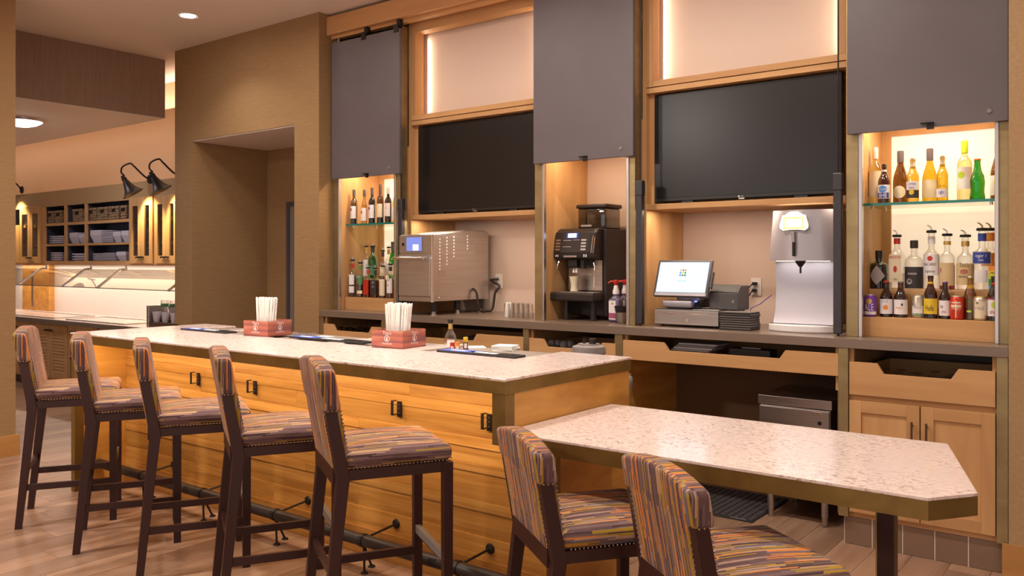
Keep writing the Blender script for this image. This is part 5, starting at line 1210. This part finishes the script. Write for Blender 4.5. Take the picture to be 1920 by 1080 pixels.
def straw_box(px, py, label, rz):
    P = atz(px, py, BZ)        # near corner
    t = thing('straw_box', label, 'box', (P.x, P.y, BZ), 0, 'reddish printed straw boxes')
    Wd, Dp, Hh = .215, .215, .098
    # walls: two fronts meet at the near corner
    for bb in ((-Wd, 0, 0, .006), (-.006, 0, .006, Dp), (-Wd, 0, Dp-.006, Dp), (-Wd, -Wd+.006, .006, Dp-.006)):
        obj('side', box(bb[0], bb[1], bb[2], bb[3], 0, Hh), 'brand_wood', t)
    obj('bottom', box(-Wd, 0, 0, Dp, 0, .006), 'brand_wood', t)
    obj('divider', box(-Wd+.006, -.006, Dp*.5, Dp*.5+.004, .006, Hh-.006), 'base_wood', t)
    def em(T):
        obj('lettering', text("Tito's", .018).xf(T @ Matrix.Translation((0, -.0008, .076))), 'label_white', t)
        obj('lettering', text("Handmade", .011).xf(T @ Matrix.Translation((0, -.0008, .022))), 'label_white', t)
        ring = MB(); n = 24
        for rr, in ((.019,),):
            ring.add([(rr*math.cos(2*PI*i/n), -.0008, .054+rr*math.sin(2*PI*i/n)) for i in range(n)] + [((rr-.003)*math.cos(2*PI*i/n), -.0008, .054+(rr-.003)*math.sin(2*PI*i/n)) for i in range(n)],
                     [(i, (i+1) % n, n+(i+1) % n, n+i) for i in range(n)])
        ring.box(-.004, .004, -.0009, -.0007, .042, .064).box(-.009, -.004, -.0009, -.0007, .045, .052)
        obj('emblem', ring.xf(T), 'label_white', t)
    em(Matrix.Translation((-Wd/2, 0, 0)))
    em(Matrix.Translation((0, Dp/2, 0)) @ Matrix.Rotation(PI/2, 4, 'Z'))
    t.rotation_euler = (0, 0, rz)
    return t
def straws(px, py, rz, label, grp):
    P = atz(px, py, BZ); c_, s_ = math.cos(rz), math.sin(rz)
    sm = MB().rbox(-.004, .004, -.0028, .0028, 0, .232, .0012, 1).mesh('wrapped_straw'); sm.materials.append(MT['white_paper'])
    rs_ = random.Random(px)
    for i in range(19):
        for j in range(4):
            o = bpy.data.objects.new('wrapped_straw', sm); COL.objects.link(o)
            lx, ly = -.142+i*.0066, .050+j*.012
            o.location = (P.x+c_*lx-s_*ly, P.y+s_*lx+c_*ly, BZ+.007)
            o.rotation_euler = (rs_.uniform(-.03, .03), (i-5)*.009+rs_.uniform(-.008, .008), rs_.uniform(-.5, .5)+rz)
            o.location.z += rs_.uniform(0, .012)
            tag(o, label, 'straw', grp)
RZB = math.radians(8)
straw_box(502, 632, 'reddish wood-print straw box further along the bar', RZB); straws(502, 632, RZB, 'white paper-wrapped straw standing in the further straw box', 'straws in the further box')
straw_box(755, 655, 'reddish wood-print straw box nearer the bar end', RZB); straws(755, 655, RZB, 'white paper-wrapped straw standing in the nearer straw box', 'straws in the nearer box')
# small clear shaker bottle, sauce vials, napkins and glasses
P = atz(838, 652, LEDGE); zz = LEDGE
hb = ZA(838, 599, P.y)-LEDGE
t = thing('syrup_bottle', 'clear round syrup bottle with yellow neck and black pourer on the bar', 'bottle', (P.x, P.y+.03, LEDGE))
obj('glass', MB().lathe([(.030,0),(.034,.006),(.036,.04),(.033,.065),(.022,.085),(.013,.10),(.012,hb-.02),(.013,hb-.015)], 22), 'clear_glass', t, smooth=True)
obj('neck_wrap', MB().lathe([(.0135,.105),(.0132,hb-.02)], 18), 'gold', t, smooth=True)
obj('pourer', MB().lathe([(.013,hb-.025),(.017,hb-.005),(.016,hb),(.0001,hb)], 18), 'black_plastic', t, smooth=True)
obj('label', MB().patch(.0365, .012, .045, .2, 1.4), 'label_white', t)
def vial(px, py, ytop, mt, lb, body):
    P = atz(px, py, LEDGE); h = ZA(px, ytop, P.y)-LEDGE
    t = thing('sauce_vial', lb, 'bottle', (P.x, P.y, LEDGE))
    obj('glass', MB().lathe([(.013,0),(.014,.004),(.014,h*.55),(.011,h*.62)], 16), body, t, smooth=True)
    obj('cap', MB().lathe([(.012,h*.60),(.013,h*.62),(.013,h*.99),(.0001,h)], 16), mt, t, smooth=True)
    obj('label', MB().patch(.0143, h*.1, h*.5, .1, 1.3), 'label_white', t)
vial(873, 655, 632, 'yellow', 'small dark bitters vial with tall yellow cap on the bar', 'brown_dark')
vial(858, 657, 641, 'orange', 'small vial with orange cap beside the yellow-capped one', 'orange')
vial(848, 656, 642, 'red', 'small vial with red cap beside the clear syrup bottle', 'red')
def napkins(px, py, n_, lb, s=.12, rz=0):
    P = atz(px, py, LEDGE)
    for i in range(n_):
        o = obj('paper_napkin', MB().box(-s/2, s/2, -s/2, s/2, 0, .0035), 'white_paper', loc=(P.x+random.uniform(-.003,.003), P.y, LEDGE+i*.0042)); o.rotation_euler = (0, 0, rz+random.uniform(-.06, .06))
        tag(o, lb, 'napkin', 'napkins '+lb[-12:])
napkins(948, 657, 7, 'white paper napkin in the stack at the right of the bar ledge', .12, .3)
napkins(893, 654, 3, 'white paper napkin lying loose beside the bitters vial', .10, .9)
P = atz(566, 629, LEDGE)
for i, dx in enumerate((-.05, .02, .09)):
    o = obj('ashtray_glass', MB().lathe([(.024,0),(.032,.004),(.036,.022),(.033,.022),(.028,.006),(.0001,.005)], 18), 'clear_glass', smooth=True, loc=(P.x+dx, P.y+.03*(i % 2), LEDGE)); tag(o, 'small clear glass dish behind the middle bar mat', 'dish', 'clear dishes on the ledge')
P = atz(600, 632, LEDGE)
o = tag(obj('paper_slip', box(-.05, .05, -.03, .03, 0, .002), 'white_paper', loc=(P.x, P.y+.05, LEDGE)), 'white slip lying behind the middle bar mat', 'paper')
# ------------------------------------------------------------------ buffet room seen past the pier
UY = 5.25
ZT, ZB = 2.485, 1.515
up = thing('buffet_wall_cabinet', 'long maple wall cabinet with cubbies and glass doors above the buffet', 'cabinet', (-10.8, 5.4, ZB))
def xz(px): return XA(px, UY)
czt = ZA(124.3, 385, UY); s1a, s1b = ZA(124.3, 422, UY), ZA(124.3, 417, UY); s2a, s2b = ZA(124.3, 461, UY), ZA(124.3, 457, UY); czb = ZA(124.3, 489.3, UY)
XL, XR = -13.6, -8.09
obj('fascia', box(XL, XR, UY, UY+.02, czt, ZT), 'wallcover_light', up, world=True)
obj('bottom_rail', box(XL, XR, UY, UY+.02, ZB-.01, czb), 'maple_h', up, world=True)
obj('carcass_bottom', box(XL, XR, UY+.02, 5.52, ZB-.01, ZB+.01), 'maple_h', up, world=True)
obj('carcass_top', box(XL, XR, UY+.02, 5.52, ZT-.02, ZT), 'maple_h', up, world=True)
obj('carcass_back', box(XL, XR, 5.50, 5.52, ZB, ZT), 'cubby_blue', up, world=True)
stl = [(78, 84.4), (120.4, 124.3), (158.4, 162.3), (241.8, 246), (288.5, 293)]
for a_, b_ in stl:
    obj('stile', box(xz(a_), xz(b_), UY, UY+.022, czb, czt), 'maple_v', up, world=True)
    obj('divider', box(xz(b_)-.02, xz(b_), UY+.022, 5.50, czb, czt), 'cubby_blue', up, world=True)
for za, zb2 in ((s1a, s1b), (s2a, s2b)):
    obj('shelf_edge', box(xz(84.4), xz(241.8), UY+.002, UY+.024, za, zb2), 'maple_h', up, world=True)
    obj('shelf', box(xz(84.4), xz(241.8), UY+.024, 5.50, za, zb2), 'cubby_blue', up, world=True)
    obj('shelf', box(XL, xz(78), UY+.05, 5.50, za, zb2), 'maple_h', up, world=True)
    obj('shelf', box(xz(246), XR, UY+.05, 5.50, za, zb2), 'maple_h', up, world=True)
def gdoor(pa, pb, k):
    x0, x1 = xz(pa), xz(pb); F = .07; z0, z1 = czb-.03, czt+.02
    d_ = obj('door', MB().box(x0, x0+F, UY-.022, UY-.002, z0, z1).box(x1-F, x1, UY-.022, UY-.002, z0, z1).box(x0+F, x1-F, UY-.022, UY-.002, z0, z0+.09).box(x0+F, x1-F, UY-.022, UY-.002, z1-.10, z1), 'maple_v', up, world=True)
    obj('pane', box(x0+F, x1-F, UY-.014, UY-.010, z0+.09, z1-.10), 'clear_pane', d_, world=True)
    hx = x1-.03 if k else x0+.03
    obj('handle', MB().tube([(hx-.05, UY-.04, z0+.07), (hx, UY-.035, z0+.075), (hx+.05, UY-.04, z0+.07)], .010, 8).tube([(hx, UY-.035, z0+.075), (hx, UY-.02, z0+.075)], .008, 8), 'dark_metal', d_, world=True)
gdoor(40, 58.8, 1); gdoor(59.2, 78, 0); gdoor(246, 267.3, 1); gdoor(267.7, 288.8, 0); gdoor(292.5, 314, 1); gdoor(314.4, 335, 0)
obj('door', box(xz(24), xz(39.5), UY-.022, UY-.002, czb-.03, s1b), 'maple_v', up, world=True)
# glassware behind the panes
gm = MB().lathe([(.024,0),(.027,.004),(.031,.16),(.029,.16),(.025,.01),(.0001,.008)], 14).mesh('tumbler', True); gm.materials.append(MT['clear_glass'])
for zi, zz in enumerate((czb+.004, s2b, s1b)):
    for px in (47, 52, 66, 71, 252, 258, 274, 280, 300, 306):
        o = bpy.data.objects.new('tumbler', gm); COL.objects.link(o); o.location = (XA(px, 5.36), 5.36, zz+.001)
        tag(o, ['clear tumbler on the bottom shelf behind the buffet cabinet glass', 'clear tumbler on the middle shelf behind the buffet cabinet glass', 'clear tumbler on the top shelf behind the buffet cabinet glass'][zi], 'glass', 'tumblers in the buffet cabinet, shelf %d' % zi)
# baskets
def basket(px0, px1, h, lb):
    w_ = XA(px1, 5.31)-XA(px0, 5.31)-.034; x = (XA(px0, 5.31)+XA(px1, 5.31))/2
    t = thing('wicker_basket', lb, 'basket', (x, 5.40, s1b+.001), 0, 'wicker baskets in the top cubbies')
    def rim(k0, k1, z0, z1):
        m_ = MB(); a = w_/2
        P0 = [(-a*k0,-.10),(a*k0,-.10),(a*k0,.08),(-a*k0,.08)]; P1 = [(-a*k1,-.10*k1/k0),(a*k1,-.10*k1/k0),(a*k1,.08),(-a*k1,.08)]
        m_.add([(u,v,z0) for u,v in P0]+[(u,v,z1) for u,v in P1], [(3,2,1,0),(0,1,5,4),(1,2,6,5),(2,3,7,6),(3,0,4,7)]); return m_
    obj('body', rim(.90, 1, 0, h), 'wicker', t)
    for k in range(5): obj('woven_band', MB().tube([(-w_/2*(.91+.02*k), -.102-.0012*k, .02+k*h/5), (w_/2*(.91+.02*k), -.102-.0012*k, .02+k*h/5)], .012, 6), 'wicker', t)
    obj('rim', MB().tube([(-w_/2, -.105, h), (w_/2, -.105, h), (w_/2, .08, h), (-w_/2, .08, h), (-w_/2, -.105, h)], .014, 6), 'wicker', t)
    obj('handle_hole', MB().box(-.035, -.010, -.125, -.112, h*.62, h*.86).box(.010, .035, -.125, -.112, h*.62, h*.86), 'black_plastic', t)
HB = (czt-s1b)*.70
for a_, b_, lb in ((89, 104.5, 'left wicker basket in the leftmost top cubby'), (105, 120, 'right wicker basket in the leftmost top cubby'), (138, 158, 'single wicker basket in the middle top cubby'),
                   (163.5, 184.5, 'first wicker basket from the left in the wide top cubby'), (185, 206, 'second wicker basket from the left in the wide top cubby'), (206.5, 227, 'third wicker basket from the left in the wide top cubby'), (228, 241.5, 'rightmost wicker basket beside the glass doors')):
    basket(a_, b_, HB, lb)
# stacks of square white dishes
def dishes(px0, px1, pyt, zb, lb, n_, bowl=False):
    Yd = 5.29; x0, x1 = XA(px0, Yd), XA(px1, Yd); w_ = (x1-x0)/2; h = ZA((px0+px1)/2, pyt, Yd)-zb; k = h/n_
    for i in range(n_):
        q = MB().add([(-w_*.7,-.10,0),(w_*.7,-.10,0),(w_*.7,.10,0),(-w_*.7,.10,0),(-w_*.98,-.13,k*.55),(w_*.98,-.13,k*.55),(w_*.98,.13,k*.55),(-w_*.98,.13,k*.55),
                      (-w_*.98,-.13,k*.90),(w_*.98,-.13,k*.90),(w_*.98,.13,k*.90),(-w_*.98,.13,k*.90)], [(3,2,1,0),(0,1,5,4),(1,2,6,5),(2,3,7,6),(3,0,4,7),(4,5,9,8),(5,6,10,9),(6,7,11,10),(7,4,8,11),(8,9,10,11)])
        o = obj('square_dish', q, 'dish_white', loc=((x0+x1)/2, Yd+.13, zb+.001+i*k)); tag(o, lb, 'dish', lb)
E2 = s2b; E3 = czb
dishes(92, 119.5, 442, E2, 'white square dish stacked in the leftmost middle cubby', 4)
dishes(129, 146, 434, E2, 'white square bowl at the left in the narrow middle cubby', 1); dishes(147, 158, 437, E2, 'white square bowl at the right in the narrow middle cubby', 1)
dishes(169, 190, 429, E2, 'large white square bowl in the wide middle cubby', 1); dishes(190.5, 211, 432, E2, 'white plate stacked in the wide middle cubby', 7); dishes(211.5, 226, 432, E2, 'small white square bowl in the wide middle cubby', 1); dishes(227, 241.5, 430, E2, 'white square bowl beside the glass doors in the middle cubby', 1)
dishes(95, 116, 473, E3, 'white square dish stacked in the leftmost bottom cubby', 4); dishes(135, 158, 475, E3, 'white square dish stacked in the narrow bottom cubby', 3)
dishes(174, 192, 475, E3, 'white plate at the left in the wide bottom cubby', 6); dishes(193, 216, 474, E3, 'white plate in the middle of the wide bottom cubby', 6); dishes(218, 236, 470, E3, 'white square bowl at the right in the wide bottom cubby', 1)
# gooseneck lamps
def gooseneck(px, py, mx, my, lb, on=True):
    Yl = 4.98; P = aty(px, py, Yl)                 # socket of the shade
    t = thing('gooseneck_lamp', lb, 'wall lamp', (P.x, Yl, P.z), 0, 'black gooseneck lamps over the buffet')
    T = Matrix.Rotation(math.radians(24), 4, 'X') @ Matrix.Rotation(math.radians(-18), 4, 'Y')
    K = .66
    obj('shade', MB().lathe([(r_*K, z_*K) for r_, z_ in [(.042,-.02),(.055,-.06),(.075,-.13),(.105,-.20),(.15,-.255),(.185,-.285),(.180,-.285),(.10,-.21),(.04,-.04)]], 28).xf(T), 'dark_metal', t, smooth=True)
    obj('socket', MB().lathe([(r_*K, z_*K) for r_, z_ in [(.034,-.03),(.044,-.02),(.044,.02),(.032,.03),(.032,.065),(.0001,.07)]], 20).xf(T), 'dark_metal', t, smooth=True)
    obj('bulb', MB().sphere((0,0,-.12), .030, 14, 10).xf(T), 'lamp_glow', t, smooth=True)
    E = aty(mx, my, UY); e = E-P
    obj('arm', MB().tube(spline([(0,0,.04), (-.03,-.02,.08), (.0,-.02,.14), (.09,.02,.175), (e.x*.45,.10,.15), (e.x*.8,.2,.05), (e.x, UY-Yl-.012, e.z)]), .010, 8), 'dark_metal', t, smooth=True)
    obj('wall_plate', MB().lathe([(.0001,0),(.05,0),(.055,.012),(.055,.014)], 20).xf(Matrix.Translation((e.x, UY-Yl-.016, e.z)) @ Matrix.Rotation(-PI/2, 4, 'X')), 'dark_metal', t, smooth=True)
    s = bpy.data.lights.new('gooseneck_bulb', 'SPOT'); s.energy = 45; s.color = (1, .80, .42); s.spot_size = math.radians(95); s.spot_blend = .5; s.shadow_soft_size = .04
    so = bpy.data.objects.new('gooseneck_bulb', s); COL.objects.link(so); so.location = P + (T @ Vector((0,0,-.16))); so.rotation_euler = (math.radians(24), math.radians(-10), 0)
gooseneck(233, 336, 282, 336, 'black gooseneck lamp further from the tan pier')
gooseneck(286, 329, 336, 328, 'black gooseneck lamp closest to the tan pier')
gooseneck(-6, 350, 42, 356, 'black gooseneck lamp behind the near left pier')
# buffet counter with cabinets below
BFZ, BFY = .85, 4.745
bc = thing('buffet_counter', 'stone-topped buffet counter with maple louvred cabinets', 'counter', (-10.8, 5.1, 0))
obj('top', box(-14.2, -8.09, BFY, 5.595, BFZ-.045, BFZ), 'quartz', bc, world=True)
obj('edge', box(-14.2, -8.09, BFY-.012, BFY, BFZ-.05, BFZ-.004), 'counter_edge', bc, world=True)
obj('carcass', box(-14.2, -8.12, BFY+.05, 5.58, .10, BFZ-.05), 'maple_v', bc, world=True)
obj('kick', box(-14.2, -8.12, BFY+.10, 5.58, 0, .10), 'brown_dark', bc, world=True)
def louvre(pa, pb, k):
    x0, x1 = XA(pa, BFY), XA(pb, BFY); z0, z1 = .14, BFZ-.08; F = .07; y = BFY+.03
    d_ = obj('louvre_door', MB().box(x0, x0+F, y, y+.02, z0, z1).box(x1-F, x1, y, y+.02, z0, z1).box(x0+F, x1-F, y, y+.02, z0, z0+F).box(x0+F, x1-F, y, y+.02, z1-F, z1), 'maple_v', bc, world=True)
    n_ = 13
    for i in range(n_):
        zz = z0+F+(z1-z0-2*F)*(i+.5)/n_
        obj('slat', MB().prism([(y+.004, zz-.018), (y+.008, zz-.020), (y+.018, zz+.018), (y+.014, zz+.020)], x0+F, x1-F, 'x'), 'maple_h', d_, world=True)
    hx = x1-.04 if k else x0+.04
    obj('handle', MB().tube([(hx-.05, y-.02, z1-.06), (hx, y-.015, z1-.055), (hx+.05, y-.02, z1-.06)], .010, 8), 'dark_metal', d_, world=True)
louvre(-8, 22, 0); louvre(22.5, 60, 0); louvre(60.5, 88, 1); louvre(88.5, 121, 0)
x0, x1 = XA(125, BFY), XA(175, BFY)
obj('open_shelf', MB().box(x0, x1, BFY+.045, BFY+.05, .14, BFZ-.12), 'cubby_blue', bc, world=True)
obj('frame', MB().box(x0-.03, x0, BFY+.03, BFY+.05, .12, BFZ-.05).box(x1, x1+.03, BFY+.03, BFY+.05, .12, BFZ-.05).box(x0, x1, BFY+.03, BFY+.05, BFZ-.12, BFZ-.05).box(x0, x1, BFY+.03, BFY+.05, .42, .44), 'maple_v', bc, world=True)
for i in range(3): obj('door', box(x1+.04+i*.5, x1+.52+i*.5, BFY+.03, BFY+.05, .14, BFZ-.08), 'maple_v', bc, world=True)
obj('backsplash', box(-14.2, -8.09, 5.575, 5.598, BFZ, ZB-.012), 'white_splash', bc, world=True)
obj('wood_panel', box(XA(42, 5.5), XA(91.5, 5.5), 5.50, 5.575, BFZ, ZB-.012), 'oak_side', bc, world=True)
obj('panel_bracket', box(XA(59, 5.49), XA(61.5, 5.49), 5.49, 5.50, BFZ+.05, ZB-.1), 'silver', bc, world=True)
lamp_area('buffet_strip_lamp', (-10.9, 5.38, ZB-.016), 27, 5.4, .05, color=(1,.86,.72))
# cold wells let into the top
for a_, b_, lb in ((20, 128, 'flush cold well lid at the left of the buffet counter'), (150, 262, 'flush cold well lid beside the cup rack on the buffet')):
    x0, x1 = XA(a_, 5.0), XA(b_, 5.0); q = thing('cold_well', lb, 'tray', ((x0+x1)/2, 5.0, BFZ))
    obj('rim', MB().box(x0, x1, 4.83, 4.86, BFZ, BFZ+.012).box(x0, x1, 5.30, 5.33, BFZ, BFZ+.012).box(x0, x0+.03, 4.86, 5.30, BFZ, BFZ+.012).box(x1-.03, x1, 4.86, 5.30, BFZ, BFZ+.012), 'steel_h', q, world=True)
    obj('lid', box(x0+.03, x1-.03, 4.86, 5.30, BFZ, BFZ+.006), 'quartz', q, world=True)
# sneeze guard
gd = thing('sneeze_guard', 'sloping glass sneeze guard in steel struts over the buffet', 'sneeze guard', (-10.9, 4.95, BFZ))
fz = ZA(315, 545, 4.85); tz = ZA(242, 506, 5.12)
px_f = [-40, 55-20, 117, 182, 316]
sx = [XA(p_, 4.85) for p_ in px_f] + [-8.12]
for i, x in enumerate(sx):
    obj('strut', MB().tube([(x, 4.85, fz), (x, 5.12, tz), (x, 5.20, tz+.005), (x, 5.20, ZB-.012)], .016, 8), 'steel_h', gd, world=True)
for i in range(len(sx)-1):
    a_, b_ = sx[i]+.012, sx[i+1]-.012
    obj('pane', MB().add([(a_,4.85,fz-.004),(b_,4.85,fz-.004),(b_,5.12,tz-.004),(a_,5.12,tz-.004),(a_,4.855,fz+.004),(b_,4.855,fz+.004),(b_,5.125,tz+.004),(a_,5.125,tz+.004)], [(0,1,2,3),(7,6,5,4),(0,4,5,1),(1,5,6,2),(2,6,7,3),(3,7,4,0)]), 'guard_glass', gd, world=True)
    obj('glass_edge', MB().tube([(a_, 4.848, fz), (b_, 4.848, fz)], .006, 6), 'grey_mid', gd, world=True)
# stepped cup rack with glasses
x0 = XA(281, 4.84)
rk = thing('cup_rack', 'dark stepped cup rack with steel side at the end of the buffet', 'rack', (x0+.3, 4.95, BFZ))
obj('side_plate', box(x0, x0+.05, 4.80, 5.02, BFZ, ZA(283, 573, 4.80)), 'steel_h', rk, world=True, bev=.006)
hh_ = ZA(290, 588, 4.86)-BFZ
for i in range(4): obj('step', box(x0+.05, x0+.62, 4.80+i*.09, 4.89+i*.09, BFZ, BFZ+hh_*(.40+.20*i)), 'brown_dark', rk, world=True)
tm = MB().lathe([(.030,0),(.034,.003),(.042,.20),(.039,.20),(.032,.008),(.0001,.006)], 16).mesh('plastic_tumbler', True); tm.materials.append(MT['clear_glass'])
wm = MB().lathe([(.028,0),(.031,.003),(.044,.11),(.041,.11),(.030,.006),(.0001,.004)], 16).mesh('paper_cup', True); wm.materials.append(MT['dish_white'])
for i in range(4):
    zz = BFZ+hh_*(.40+.20*i)
    for j in range(3):
        o = bpy.data.objects.new('paper_cup' if i % 2 == 0 else 'plastic_tumbler', wm if i % 2 == 0 else tm); COL.objects.link(o)
        o.location = (x0+.13+j*.17, 4.845+i*.09, zz)
        tag(o, ['white paper cup on the lowest step of the buffet cup rack', 'clear tumbler on the second step of the buffet cup rack', 'white paper cup on the third step of the buffet cup rack', 'clear tumbler on the top step of the buffet cup rack'][i], 'cup', 'cups on rack step %d' % i)
        if i == 3 or i == 1:
            obj('green_band', MB().lathe([(.0405,.13),(.0425,.165)], 16), 'green_label', o)
